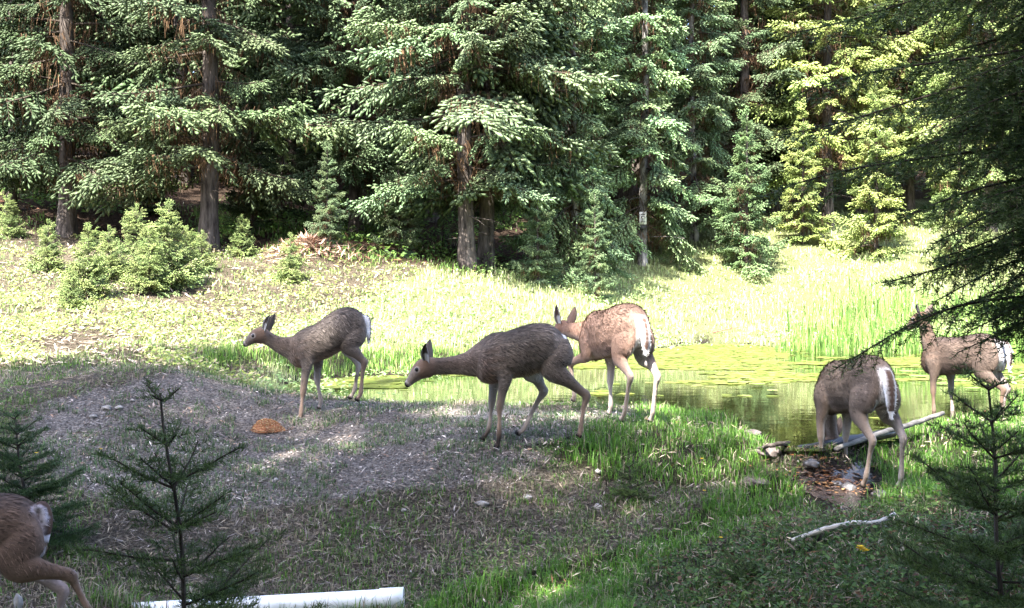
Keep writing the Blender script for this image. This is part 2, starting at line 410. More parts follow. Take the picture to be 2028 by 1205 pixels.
def bough(L, sp=.075, fs=.06, fl=.105, fw=.021, seed=0, droop=.28, dead=20, width=.46):
    """one horizontal bough along +x"""
    r = np.random.default_rng(seed); g = Geo()
    rz = lambda s: L * (.10 * s - droop * s ** 2 + .16 * s ** 3)
    s = np.linspace(0, 1, 7); ry = r.uniform(-.06, .06)
    path = np.c_[s * L, ry * L * np.sin(s * 3), rz(s)]
    g.add(*tube(path, np.linspace(.010 * L + .006, .004, 7), 4, False), A([.055, .045, .036]), 1)
    ns = max(4, int(L * .9 / sp)); FP, FD, TP, TQ = [], [], [], []
    t0 = .30 if L > .9 else .10
    for i in range(ns):
        t = t0 + (.99 - t0) * (i + r.uniform(-.3, .3)) / ns
        t = min(max(t, .06), .99)
        base = A([t * L, ry * L * math.sin(t * 3), rz(t)])
        for sd in (-1, 1):
            if r.random() < .10: continue
            ln = L * width * (1 - t) ** .7 * min(1, .45 + t * 1.6) * r.uniform(.6, 1.2) + .07
            az = sd * math.radians(r.uniform(36, 62)); el = r.uniform(-.45, .10)
            d0 = A([math.cos(az), math.sin(az), el]); nf = max(1, int(ln / fs)); dr = r.uniform(.15, .5)
            TP.append(base); TQ.append(base + d0 * ln * .9 + A([0, 0, -dr * .8 * ln]))
            for k in range(nf + 1):
                u = (k + .4) / (nf + 1); q = base + d0 * ln * u + A([0, 0, -dr * ln * u * u])
                if k == nf: FP.append(q); FD.append(d0 + A([0, 0, -.2]))
                else:
                    for s2 in (-1, 1):
                        a2 = az + s2 * math.radians(r.uniform(34, 50))
                        FP.append(q); FD.append(A([math.cos(a2), math.sin(a2), el - dr * u + r.uniform(-.35, .18)]))
                    if r.random() < .35: FP.append(q); FD.append(d0 * .5 + A([r.normal(0, .15), r.normal(0, .15), -1]))
        FP.append(base); FD.append(A([r.uniform(.6, 1), r.uniform(-.35, .35), r.uniform(.05, .5)]))
    FP.append(path[-1]); FD.append(A([1, 0, .1]))
    FP, FD = A(FP), A(FD); n = len(FP)
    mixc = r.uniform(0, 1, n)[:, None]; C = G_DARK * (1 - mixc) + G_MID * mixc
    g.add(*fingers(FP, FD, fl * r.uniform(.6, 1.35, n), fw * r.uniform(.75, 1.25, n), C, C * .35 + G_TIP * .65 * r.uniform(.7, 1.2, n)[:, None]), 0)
    if TP: g.add(*strips(A(TP), A(TQ), .006, A([.06, .047, .036])), 1)
    if dead:
        t = r.uniform(.04, .75, dead); P = np.c_[t * L, r.uniform(-.26, .26, dead) * L * (1 - t), rz(t)]
        Q = P + np.c_[r.uniform(-.05, .08, dead), r.uniform(-.06, .06, dead), -r.uniform(.08, .42, dead)]
        g.add(*strips(P, Q, r.uniform(.006, .02, dead), A([.085, .052, .030]) * r.uniform(.5, 1.5, (dead, 1))), 1)
    return g.arrays()

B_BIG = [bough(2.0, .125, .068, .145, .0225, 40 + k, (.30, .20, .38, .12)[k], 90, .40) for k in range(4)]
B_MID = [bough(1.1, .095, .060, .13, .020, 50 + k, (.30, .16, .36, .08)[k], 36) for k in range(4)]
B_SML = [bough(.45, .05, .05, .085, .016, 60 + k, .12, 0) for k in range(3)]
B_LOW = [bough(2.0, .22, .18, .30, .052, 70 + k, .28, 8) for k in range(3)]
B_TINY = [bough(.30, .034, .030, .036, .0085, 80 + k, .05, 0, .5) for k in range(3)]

def crown(seed, H, zb, prof, gap=.34, nper=5, pitch=(-14, 26), lod=99., tiny=False, skip=.08, asym=None, clear=None):
    """boughs in whorls up the stem; prof(u) is the reach at height fraction u above the crown base"""
    r = np.random.default_rng(seed); g = Geo(); z = zb
    while z < H - .12:
        u = (z - zb) / (H - zb); R = prof(u)
        k = max(3, int(nper * (1 if u < .8 else .7)))
        a0 = r.uniform(0, 6.28)
        for i in range(k):
            if r.random() < skip: continue
            az = a0 + (i + r.uniform(-.3, .3)) * 6.283 / k
            L = R * r.uniform(.45, 1.15)
            if clear and z < clear[2] and abs((az - clear[0] + math.pi) % (2 * math.pi) - math.pi) < clear[1]: continue
            if asym: L *= 1 + asym[0] * math.cos(az - asym[1])
            el = math.radians(pitch[0] + (pitch[1] - pitch[0]) * u + r.uniform(-15, 15))
            lib = B_TINY if tiny else (B_LOW if z > lod else (B_BIG if L > 1.5 else (B_MID if L > .7 else B_SML)))
            V, T, C, M = lib[r.integers(len(lib))]
            l0 = V[:, 0].max(); s = L / l0
            ro = r.uniform(-.45, .45); cr, sr = math.cos(ro), math.sin(ro)
            X = V * [s, s * r.uniform(.85, 1.2), s]
            X = np.c_[X[:, 0], X[:, 1] * cr - X[:, 2] * sr, X[:, 1] * sr + X[:, 2] * cr]
            ce, se = math.cos(el), math.sin(el)
            X = np.c_[X[:, 0] * ce - X[:, 2] * se, X[:, 1], X[:, 0] * se + X[:, 2] * ce]
            ca, sa = math.cos(az), math.sin(az)
            X = np.c_[X[:, 0] * ca - X[:, 1] * sa, X[:, 0] * sa + X[:, 1] * ca, X[:, 2] + z + r.uniform(-.12, .12) * gap * 2]
            tint = r.uniform(.72, 1.25) * A([r.uniform(.92, 1.1), 1, r.uniform(.9, 1.1)])
            for m in (0, 1):
                T2 = T[M == m]
                g.add(X, T2, C * tint if m == 0 else C, m) if len(T2) and m == 0 else None
            T2 = T[M == 1]
            if len(T2):
                us = np.unique(T2); rm = np.zeros(len(X), int); rm[us] = np.arange(len(us))
                g.add(X[us], rm[T2], C[us], 1)
        z += gap * r.uniform(.75, 1.25) * (1 if u < .7 else .8)
    # leader
    V, T, C, M = B_SML[0]
    s = min(.8, .12 * H) / .45
    X = np.c_[V[:, 1] * s, V[:, 2] * s, V[:, 0] * s + H - .35 * s * .9]
    f = T[M == 0]; g.add(X, f, C, 0)
    return g

def clean(g):
    V, T, C, M = g.arrays(); us = np.unique(T); rm = np.zeros(len(V), np.int64); rm[us] = np.arange(len(us))
    return V[us], rm[T], C[us], M

def trunk_geo(seed, H, r0, lean=0.0, stubs=14, stub_z=(.6, 4.0), top=.012):
    r = np.random.default_rng(seed); g = Geo(); n = 26
    z = np.r_[-.5, np.linspace(0, H, n - 1) ** 1.0]
    ph = r.uniform(0, 6, 2); wob = .015 * H * .3
    x = wob * np.sin(z * .7 + ph[0]) * .5 + lean * z; y = wob * np.sin(z * .6 + ph[1]) * .5
    x -= x[1]; y -= y[1]
    rad = r0 * (1 - np.clip(z, 0, H) / H) ** .85 + top + r0 * .35 * np.exp(-np.clip(z, 0, 9) / .25)
    V, T = tube(np.c_[x, y, z], rad, 14)
    an = np.arctan2(V[:, 1], V[:, 0])
    g.add(V, T, A([1, 1, 1.0]), 0)
    for i in range(stubs):
        zz = r.uniform(*stub_z); az = r.uniform(0, 6.28); L = r.uniform(.25, 1.1); d = A([math.cos(az), math.sin(az), r.uniform(-.35, .15)])
        q = np.linspace(0, 1, 4)[:, None]; p0 = A([np.interp(zz, z, x), np.interp(zz, z, y), zz])
        P = p0 + d * L * q + A([0, 0, -.15]) * L * q ** 2
        g.add(*tube(P, np.linspace(.012, .003, 4), 4, False), 1.0, 0)
        k = 5; t = r.uniform(.3, 1, k)[:, None]; p1 = p0 + d * L * t + A([0, 0, -.15]) * L * t ** 2
        p2 = p1 + np.c_[r.uniform(-.12, .12, k), r.uniform(-.12, .12, k), -r.uniform(.03, .2, k)]
        V2, T2, _ = strips(p1, p2, .005, A([1, 1, 1.0])); g.add(V2, T2, 1.0, 0)
    return g

def crown_mesh(name, *a, **k):
    V, T, C, M = clean(crown(*a, **k)); return mesh_np(name, V, T, C, [M_FOL, M_WOOD], M)

cone = lambda R, p=.85: (lambda u: R * (1 - u) ** p + .12)
CROWNS = {
    'veteran': crown_mesh('crown_veteran', 101, 17, 1.7, cone(2.7, .6), .44, 6, (-14, 22), 7.2, skip=.16),
    'broad': crown_mesh('crown_broad', 102, 16, 1.75, cone(3.0, .7), .44, 7, (-12, 24), 7.2, skip=.14, clear=(-1.5, .40, 3.4)),
    'slim': crown_mesh('crown_slim', 107, 13, .9, cone(1.5, .6), .36, 6, (-30, 20), 7.0, clear=(-1.62, .50, 2.5)),
    'young': crown_mesh('crown_young', 104, 4.6, .25, cone(1.15, .8), .26, 6, (-8, 32)),
    'far': crown_mesh('crown_far', 105, 17, 2.2, cone(2.5, .6), .55, 6, (-18, 22), 0.0),
    'sapling': crown_mesh('crown_sapling', 106, 1.15, .06, cone(.36, .8), .10, 6, (2, 42), tiny=True, skip=.05),
}
TRUNKS = {
    'veteran': trunk_geo(201, 17, .17, 0, 26, (.8, 5)).mesh('trunk_veteran', [M_BARK], True),
    'broad': trunk_geo(202, 16, .155, 0, 26, (.5, 5)).mesh('trunk_broad', [M_BARK], True),
    'slim': trunk_geo(203, 13, .085, .0, 12, (.4, 4)).mesh('trunk_slim', [M_PALEBARK], True),
    'young': trunk_geo(204, 4.6, .045, 0, 4, (.2, 1)).mesh('trunk_young', [M_BARK], True),
    'far': trunk_geo(205, 17, .17, 0, 20, (1, 6)).mesh('trunk_far', [M_BARK], True),
    'sapling': trunk_geo(206, 1.15, .010, 0, 0, top=.003).mesh('stem_sapling', [M_BARK], True),
}
BASE_R = {'veteran': .2}

def tree(name, kind, px, d, sc, rz, tint, label, group, cat='tree', xy=None, trunk=None):
    x, y = xy if xy else (px2(px, d), d)
    o = empty(name, (x, y, hz(x, y) - .03), rz, sc)
    t = link('trunk', TRUNKS[trunk or kind], o)
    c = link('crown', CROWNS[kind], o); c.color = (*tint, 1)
    tag(o, label, cat, group)
    return o

GREY, SHADED, WARM, YEL = (.80, .80, .70), (.52, .56, .45), (1.6, 1.5, .95), (2.3, 2.0, 1.15)  # the darker tints put deep forest shade into the crown colour
G1 = 'tall firs along the forest edge'
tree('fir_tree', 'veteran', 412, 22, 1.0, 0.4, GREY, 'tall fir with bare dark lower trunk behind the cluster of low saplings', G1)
tree('fir_tree', 'veteran', 132, 22.5, .95, 2.3, SHADED, 'tall fir on the meadow edge with thick grey trunk and few low boughs', G1)
tree('fir_tree', 'far', 22, 24, .62, 1.0, SHADED, 'slender dark fir trunk standing beside the thick grey-trunked fir', G1)
tree('fir_tree', 'veteran', 205, 31, 1.0, 4.0, SHADED, 'dark fir trunk rooted higher up the slope between two firs', G1)
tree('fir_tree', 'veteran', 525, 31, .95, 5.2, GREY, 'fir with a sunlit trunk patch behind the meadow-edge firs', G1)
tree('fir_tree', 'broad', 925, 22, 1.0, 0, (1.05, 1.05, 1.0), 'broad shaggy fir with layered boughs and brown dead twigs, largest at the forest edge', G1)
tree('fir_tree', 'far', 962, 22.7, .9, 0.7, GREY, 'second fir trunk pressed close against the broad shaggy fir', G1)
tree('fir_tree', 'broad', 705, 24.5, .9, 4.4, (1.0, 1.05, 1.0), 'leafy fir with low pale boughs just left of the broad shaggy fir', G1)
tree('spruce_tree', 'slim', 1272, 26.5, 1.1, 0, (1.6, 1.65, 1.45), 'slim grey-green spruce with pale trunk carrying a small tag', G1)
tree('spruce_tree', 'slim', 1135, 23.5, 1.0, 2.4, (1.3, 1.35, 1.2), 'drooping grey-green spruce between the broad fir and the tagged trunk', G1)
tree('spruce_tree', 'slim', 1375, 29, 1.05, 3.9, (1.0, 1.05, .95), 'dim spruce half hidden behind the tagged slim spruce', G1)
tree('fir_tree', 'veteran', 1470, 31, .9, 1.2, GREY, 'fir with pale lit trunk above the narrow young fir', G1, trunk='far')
tree('fir_tree', 'far', 1530, 33, 1.0, 2.6, SHADED, 'dark trunked fir in the shade beyond the bright meadow', G1)
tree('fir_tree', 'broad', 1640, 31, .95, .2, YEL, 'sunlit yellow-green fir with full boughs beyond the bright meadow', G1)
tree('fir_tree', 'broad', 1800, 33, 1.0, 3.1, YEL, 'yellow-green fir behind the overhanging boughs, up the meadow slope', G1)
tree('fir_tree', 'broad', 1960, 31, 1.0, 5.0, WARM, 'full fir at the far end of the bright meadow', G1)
G2 = 'young firs at the forest edge'
tree('young_fir', 'young', 648, 21.2, .42, 0, (1, 1, .9), 'small dark young fir beside the heap of brush', G2)
tree('young_fir', 'young', 790, 22.3, .55, 1, GREY, 'young fir under the boughs beside the broad shaggy fir', G2)
tree('young_fir', 'young', 1065, 22.0, .50, 2, (1.1, 1.15, 1), 'young fir on thin stem in front of the drooping spruce', G2)
tree('young_fir', 'young', 1178, 22.0, .46, 3.2, (1.1, 1.15, 1), 'bushy young fir low beside the tagged pale trunk', G2)
tree('young_fir', 'young', 1478, 27, .85, 4, (1.1, 1.2, .95), 'narrow young fir standing alone on the bright meadow', G2)
tree('young_fir', 'young', 1590, 29, .8, 5, YEL, 'sunlit young fir between the narrow one and the overhanging boughs', G2)
tree('young_fir', 'young', 1735, 28, 1.05, 2.2, YEL, 'bright yellow-green young fir with tiered boughs up the meadow', G2)
tree('young_fir', 'young', 1900, 26, .9, 3, WARM, 'young fir at the meadow rim behind the reeds', G2)
tree('young_fir', 'young', 500, 24.5, .75, .6, SHADED, 'dark young fir in deep shade between the firs', G2)
tree('young_fir', 'young', 560, 26.5, .9, 1.7, SHADED, 'taller dark young fir in the shade of the forest', G2)
tree('young_fir', 'young', 290, 25.5, .65, 2.9, SHADED, 'dark young fir behind the low sapling cluster', G2)
tree('young_fir', 'young', 60, 26, .5, 3.9, SHADED, 'small young fir beside the slender dark trunk', G2)
# forest on the slope behind
r = np.random.default_rng(5); k = 0
for row, (yy, step) in enumerate([(29, 3.4), (34, 3.6), (40, 3.8), (47, 4.4), (56, 5.0), (66, 6.0)]):
    lim = yy * .56 + 3
    for xx in np.arange(-lim, lim, step):
        x = xx + r.uniform(-1.1, 1.1); y = yy + r.uniform(-1.6, 1.6); ppx = CX + F * x / y
        if y < 32 and ppx > 1150: continue
        if y < 44 and 1320 < ppx < 1420 and r.random() < .5: continue
        tn = YEL if ppx > 1500 else (SHADED if ppx < 600 else GREY)
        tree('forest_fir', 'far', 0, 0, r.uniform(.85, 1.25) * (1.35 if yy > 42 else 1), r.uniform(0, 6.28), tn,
             *(('yellow-green fir in the forest rising beyond the bright meadow', 'forest firs beyond the bright meadow') if tn == YEL else ('shade-tinted green fir in the dense forest rising behind the forest-edge firs', 'forest firs on the slope behind')), xy=(x, y)); k += 1
# tall firs behind and beside the camera: their shade lies over the dam and the ditch
for i, (x, y, s) in enumerate([(-10.8, -.9, 1.4), (-9.4, 0, 1.42), (-8.2, -.5, 1.38), (-7.0, -1.8, 1.4), (-6.2, -3.2, 1.34), (-5.2, -4.2, 1.34), (-4.1, -5.0, 1.36), (-3.0, -5.4, 1.34), (-2.0, -5.5, 1.34), (-.9, -4.9, 1.34),
                               (-6.6, -.2, .9), (-2.6, -1.9, .88), (-.6, -2.4, .9), (1.2, -3, .9), (2.6, -4.6, 1.3), (4.6, -5, 1.3), (-7.5, -6, 1.4), (0.2, -7.5, 1.5), (7.4, -1.5, 1.1), (6.4, 3.2, .8)]):
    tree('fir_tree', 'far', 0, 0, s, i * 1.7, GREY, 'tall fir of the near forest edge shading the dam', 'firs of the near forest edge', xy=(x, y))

# ------------------------------------------------------------------ ground cover
def sample(n, dmin, dmax, amax=.62, seed=0, pw=1.0):
    """points spread over the ground, thinning out with distance"""
    r = np.random.default_rng(seed)
    a = r.uniform(-amax, amax, n); u = r.uniform(0, 1, n)
    if pw == 1.0: d = dmin * (dmax / dmin) ** u
    else: d = (dmin ** (1 - pw) + u * (dmax ** (1 - pw) - dmin ** (1 - pw))) ** (1 / (1 - pw))
    return d * a, d, r

def tufts(x, y, r, nb, h, w, spread, cols, bend=(.15, .7), dry=None, dryc=None):
    """nb blades round each point"""
    n = len(x); z = height(x, y)
    X = np.repeat(x, nb) + r.normal(0, 1, n * nb) * np.repeat(spread, nb); Y = np.repeat(y, nb) + r.normal(0, 1, n * nb) * np.repeat(spread, nb)
    Zb = height(X, Y) - .012
    ok = (pond_sd(X, Y) > .10 * r.random(n * nb))
    a = r.uniform(0, 6.283, n * nb); D = np.c_[np.cos(a), np.sin(a), np.zeros(n * nb)]
    L = np.repeat(h, nb) * r.uniform(.5, 1.25, n * nb); W = np.repeat(w, nb) * r.uniform(.7, 1.3, n * nb)
    ci = r.integers(0, len(cols), n * nb); C = A(cols)[ci] * r.uniform(.75, 1.3, (n * nb, 1)) * np.repeat(r.uniform(.8, 1.2, (n, 1)), nb, 0)
    if dry is not None:
        dm = r.uniform(0, 1, n * nb) < np.repeat(dry, nb); C[dm] = A(dryc)[r.integers(0, len(dryc), dm.sum())] * r.uniform(.6, 1.3, (dm.sum(), 1))
    B = r.uniform(*bend, n * nb)
    V, T, CC = blades(np.c_[X, Y, Zb][ok], D[ok], None, L[ok], W[ok], B[ok], C[ok] * .85, C[ok] * 1.15)
    return V, T, CC

LUSH = [(.078, .18, .024), (.10, .225, .028), (.135, .265, .038), (.085, .19, .036)]
DULL = [(.09, .15, .038), (.12, .19, .05), (.08, .135, .045), (.14, .20, .065)]
MEAD = [(.26, .36, .10), (.32, .42, .13), (.38, .46, .17), (.28, .36, .13)]
MEAD_SUN = [(.36, .43, .18), (.43, .49, .24), (.48, .53, .30), (.32, .41, .15)]  # paler blades: white-hot sunlight put into the right meadow's colour
STRAW = [(.36, .30, .21), (.30, .25, .19), (.42, .36, .27), (.22, .18, .14)]

def scatter_cover():
    objs = {}
    # 1 long green grass of ditch, dam shoulder and banks
    g = Geo()
    x, y, r = sample(56000, 4.2, 11.6, .60, 1, 1.6); z = height(x, y); mo, lu, ba, sl, wo, ml, mr, px, py = zones(x, y, z)
    k = lu & (pond_sd(x, y) > .0) & (r.random(len(x)) < .62); x1, y1 = x[k], y[k]
    clump = .6 + .7 * sstep(-.6, .9, noise2(x1, y1, 41, 4))
    g.add(*tufts(x1, y1, r, 7, .115 * clump, .0055 + 0 * x1, .03 + 0 * x1, LUSH, (.1, .85), .14 + 0 * x1, STRAW), 0)
    k = sl & (noise2(x, y, 42, 2.2) > -.6) & (r.random(len(x)) < .62); x1, y1 = x[k], y[k]
    g.add(*tufts(x1, y1, r, 5, .078 * (.5 + .8 * r.random(len(x1))), .0058 + 0 * x1, .032 + 0 * x1, DULL + LUSH, (.2, .95), np.clip(.30 + .35 * noise2(x1, y1, 420, 2.6), .05, .9), STRAW), 0)
    k = mo & (noise2(x, y, 43, 3.6) + .5 * noise2(x, y, 430, 9) > -.32) & (r.random(len(x)) < .95); x1, y1 = x[k], y[k]
    g.add(*tufts(x1, y1, r, 4, .060 * (.4 + 1.0 * r.random(len(x1))), .0082 + 0 * x1, .026 + 0 * x1, [(.10, .165, .07), (.13, .195, .085), (.09, .14, .06), (.15, .19, .10)], (.3, 1.0), .15 + 0 * x1, STRAW), 0)
    k = ba & (r.random(len(x)) < .5); x1, y1 = x[k], y[k]
    g.add(*tufts(x1, y1, r, 5, .075 * (.5 + .8 * r.random(len(x1))), .0055 + 0 * x1, .03 + 0 * x1, [(.06, .115, .025), (.08, .15, .03), (.05, .09, .025)], (.2, .9), .10 + 0 * x1, STRAW), 0)
    objs['near'] = g
    # 2 far meadow
    g = Geo()
    x, y, r = sample(43000, 10.5, 34, .60, 2, 1.45); z = height(x, y); mo, lu, ba, sl, wo, ml, mr, px, py = zones(x, y, z)
    far = y / 14.0
    k = lu & (y > 10.8); x1, y1 = x[k], y[k]
    g.add(*tufts(x1, y1, r, 6, .17 * (.6 + .6 * r.random(len(x1))), .006 * y1 / 12, .05 + 0 * x1, LUSH + MEAD[:2], (.1, .6), .05 + 0 * x1, STRAW), 0)
    k = mr; x1, y1 = x[k], y[k]
    g.add(*tufts(x1, y1, r, 5, .16 * (.6 + .6 * r.random(len(x1))), .007 * y1 / 12, .07 + 0 * x1, MEAD_SUN, (.1, .8), .08 + 0 * x1, STRAW), 0)
    k = ml & (noise2(x, y, 44, 1.8) > -.45) & (r.random(len(x)) < .8); x1, y1 = x[k], y[k]
    g.add(*tufts(x1, y1, r, 5, .09 * (.6 + .7 * r.random(len(x1))), .009 * y1 / 12, .05 + 0 * x1, MEAD + DULL, (.2, .95), .22 + 0 * x1, STRAW), 0)
    k = wo & (y < 34) & (noise2(x, y, 45, 1.2) > -.1) & (r.random(len(x)) < .6); x1, y1 = x[k], y[k]
    g.add(*tufts(x1, y1, r, 5, .20 * (.5 + .6 * r.random(len(x1))), .010 * y1 / 12, .08 + 0 * x1, [(.10, .18, .045), (.13, .22, .05)], (.2, .8), .1 + 0 * x1, STRAW), 0)
    objs['far'] = g
    return objs
cov = scatter_cover()
o = link('grass', cov['near'].mesh('near_grass', [M_GRASS])); tag(o, 'green and straw coloured grass over the dam, ditch and near bank', 'grass', kind='stuff')
o = link('meadow_grass', cov['far'].mesh('meadow_grass', [M_GRASS])); tag(o, 'bright meadow grass between the pond and the forest edge', 'grass', kind='stuff')

def leaf_quads(P, D, Nn, L, W, C):
    """small pointed leaves (two triangles folded on the midrib)"""
    D = unit(D); s = unit(np.cross(Nn, D)); n = len(P); Nn = unit(np.cross(D, s))
    V = np.stack([P, P + D * (L * .5)[:, None] + s * (W * .5)[:, None] + Nn * (W * .15)[:, None], P + D * L[:, None], P + D * (L * .5)[:, None] - s * (W * .5)[:, None] + Nn * (W * .15)[:, None]], 1).reshape(-1, 3)
    T = (np.arange(n)[:, None, None] * 4 + A([[0, 1, 2], [0, 2, 3]])[None]).reshape(-1, 3)
    return V, T, np.repeat(C, 4, 0)

def weeds(x, y, r, nl, h, rad, leaf, cols):
    n = len(x); z = height(x, y); m = n * nl
    a = r.uniform(0, 6.283, m); t = r.uniform(0, 1, m); hh = np.repeat(h, nl) * t; rr = np.repeat(rad, nl) * r.uniform(.1, 1, m) * (1 - .4 * t)
    P = np.c_[np.repeat(x, nl) + rr * np.cos(a), np.repeat(y, nl) + rr * np.sin(a), np.repeat(z, nl) + hh]
    D = np.c_[np.cos(a), np.sin(a), r.uniform(-.3, .8, m)]; Nn = np.c_[r.normal(0, .5, m), r.normal(0, .5, m), np.ones(m)]
    L = np.repeat(leaf, nl) * r.uniform(.6, 1.4, m); C = A(cols)[r.integers(0, len(cols), m)] * r.uniform(.7, 1.35, (m, 1))
    return leaf_quads(P, D, Nn, L, L * r.uniform(.35, .65, m), C)

g = Geo()
x, y, r = sample(9000, 4.2, 10, .6, 11, 1.5); z = height(x, y); mo, lu, ba, sl, wo, ml, mr, px, py = zones(x, y, z)
k = ba & (r.random(len(x)) < .75); g.add(*weeds(x[k], y[k], r, 9, .07 + .09 * r.random(k.sum()), .05 + 0 * x[k], .028 + 0 * x[k], [(.05, .10, .025), (.075, .135, .03), (.10, .17, .04), (.07, .08, .035), (.11, .06, .035)]), 0)
k = sl & (noise2(x, y, 46, 1.5) > .35); g.add(*weeds(x[k], y[k], r, 8, .05 + .05 * r.random(k.sum()), .05 + 0 * x[k], .024 + 0 * x[k], [(.10, .17, .05), (.13, .20, .06), (.16, .20, .07)]), 0)
x, y, r = sample(13500, 11.5, 33, .6, 12, 1.45); z = height(x, y); mo, lu, ba, sl, wo, ml, mr, px, py = zones(x, y, z)
k = ml & (noise2(x, y, 47, 1.3) > -.3); g.add(*weeds(x[k], y[k], r, 8, .06 + .10 * r.random(k.sum()), .09 + 0 * x[k], .05 + 0 * x[k], [(.22, .30, .09), (.28, .36, .10), (.33, .38, .10), (.20, .27, .11), (.42, .36, .22)]), 0)
k = mr & (noise2(x, y, 48, 1.2) > -.2); g.add(*weeds(x[k], y[k], r, 8, .10 + .16 * r.random(k.sum()), .12 + 0 * x[k], .06 + 0 * x[k], [(.28, .41, .15), (.36, .48, .20), (.43, .52, .25), (.22, .36, .13)]), 0)
k = wo & (y < 33) & (noise2(x, y, 49, .9) > .0); g.add(*weeds(x[k], y[k], r, 8, .15 + .30 * r.random(k.sum()), .22 + 0 * x[k], .09 + 0 * x[k], [(.09, .17, .05), (.12, .22, .06), (.16, .26, .06)]), 0)
o = link('low_weeds', g.mesh('low_weeds', [M_GRASS])); tag(o, 'low leafy weeds spread over meadow and near bank', 'weeds', kind='stuff')

# litter: chips, dead stems and leaves on the bare earth
def litter(x, y, r, L, W, cols, lift=.006, tilt=.25):
    n = len(x); z = height(x, y); a = r.uniform(0, 6.283, n)
    D = np.c_[np.cos(a), np.sin(a), r.normal(0, tilt, n)]; Nn = np.c_[r.normal(0, tilt, (n, 2)), np.ones(n)]
    C = A(cols)[r.integers(0, len(cols), n)] * r.uniform(.55, 1.35, (n, 1))
    return leaf_quads(np.c_[x, y, z + lift + r.uniform(0, .012, n)], D, Nn, L * r.uniform(.5, 1.6, n), W * r.uniform(.5, 1.5, n), C)
g = Geo()
x, y, r = sample(85000, 4.5, 11.3, .58, 21, 1.5); z = height(x, y); mo, lu, ba, sl, wo, ml, mr, px, py = zones(x, y, z); dry = pond_sd(x, y) > .06
LC = [(.30, .25, .225), (.40, .35, .32), (.16, .125, .11), (.46, .41, .37), (.07, .055, .05), (.30, .21, .16), (.10, .08, .07)]
k = mo & dry & ~((np.abs(px - 1050) < 190) & (np.abs(py - 813) < 12) & (r.random(len(x)) < .75)); x2, y2 = x[k], y[k]; big = (r.random(len(x2)) < .22) & (noise2(x2, y2, 61, 3) > -.2); LCb = [tuple(v * 1.15 for v in c) for c in LC]
g.add(*litter(x2[big], y2[big], r, .050, .011, LCb, .006, .5), 0); g.add(*litter(x2[~big], y2[~big], r, .026, .008, LCb, .005, .5), 0)
k = sl & dry; g.add(*litter(x[k], y[k], r, .06, .006, [tuple(v * .75 for v in c) for c in STRAW + LC[:3]], .012, .5), 0)
k = (ba | lu) & dry & (r.random(len(x)) < .16); g.add(*litter(x[k], y[k], r, .06, .009, STRAW + [(.13, .07, .04)], .016, .5), 0)
x, y, r = sample(22000, 11, 27, .58, 22, 1.4); z = height(x, y); mo, lu, ba, sl, wo, ml, mr, px, py = zones(x, y, z)
k = ml & (pond_sd(x, y) > .1); g.add(*litter(x[k], y[k], r, .12, .03, [(.36, .29, .23), (.28, .22, .18), (.44, .37, .30)], .01, .3), 0)
k = wo; g.add(*litter(x[k], y[k], r, .15, .035, [(.15, .07, .04), (.10, .055, .035), (.20, .11, .07)], .01, .3), 0)
hx, hy = px2(615, 21), 21
th = r.uniform(0, 6.283, 1500); rr = np.abs(r.normal(0, .42, 1500)); g.add(*litter(hx + rr * np.cos(th), hy + rr * np.sin(th), r, .20, .025, [(.30, .19, .14), (.38, .28, .22), (.20, .12, .09)], .03, .5), 0)
sv = at(1650, 960); th = r.uniform(0, 6.283, 420); rr = np.abs(r.normal(0, .20, 420))
g.add(*litter(sv.x + rr * np.cos(th) * 1.3, sv.y + rr * np.sin(th), r, .045, .022, [(.22, .10, .04), (.16, .08, .05), (.30, .17, .08), (.10, .07, .06)], .016, .12), 0)
o = link('ground_litter', g.mesh('ground_litter', [M_LITTER])); tag(o, 'wood chips, dead stems and leaves strewn over the earth', 'litter', kind='stuff')

# reeds along the right shore
g = Geo(); r = np.random.default_rng(31); n = 5200
cx = r.uniform(0, 1, n); ppx = 1470 + 590 * cx ** .85; dd = np.where(r.random(n) < .55, r.uniform(17.2, 19.8, n), r.uniform(19, 23.5, n)) - 1.0 * (ppx > 1800)
x = (ppx - CX) * dd / F; y = dd; z = np.maximum(height(x, y), -.08)
a = r.uniform(0, 6.283, n); k = (noise2(x, y, 51, 1.4) > -.45 + .9 * (ppx < 1560) * (1560 - ppx) / 60) & ((pond_sd(x, y) > -.7))
x, y, z, a, n = x[k], y[k], z[k], a[k], k.sum()
C = A([(.10, .19, .035), (.16, .28, .06), (.25, .37, .10), (.08, .16, .04)])[r.integers(0, 4, n)] * r.uniform(.75, 1.3, (n, 1))
g.add(*blades(np.c_[x, y, z - .03], np.c_[np.cos(a), np.sin(a), 0 * a], None, r.uniform(.4, 1.15, n) * (.75 + .35 * noise2(x, y, 52, 1.3)) * sstep(2.6, 6.0, x * 19 / y + 0) ** .0 * (.55 + .45 * sstep(4.2, 5.6, x * 19 / y)), .016 * r.uniform(.7, 1.4, n), r.uniform(.03, .38, n), C * .85, C * 1.15), 0)
o = link('reeds', g.mesh('reeds', [M_GRASS])); tag(o, 'tall upright green reeds along the far pond shore', 'reeds', kind='stuff')

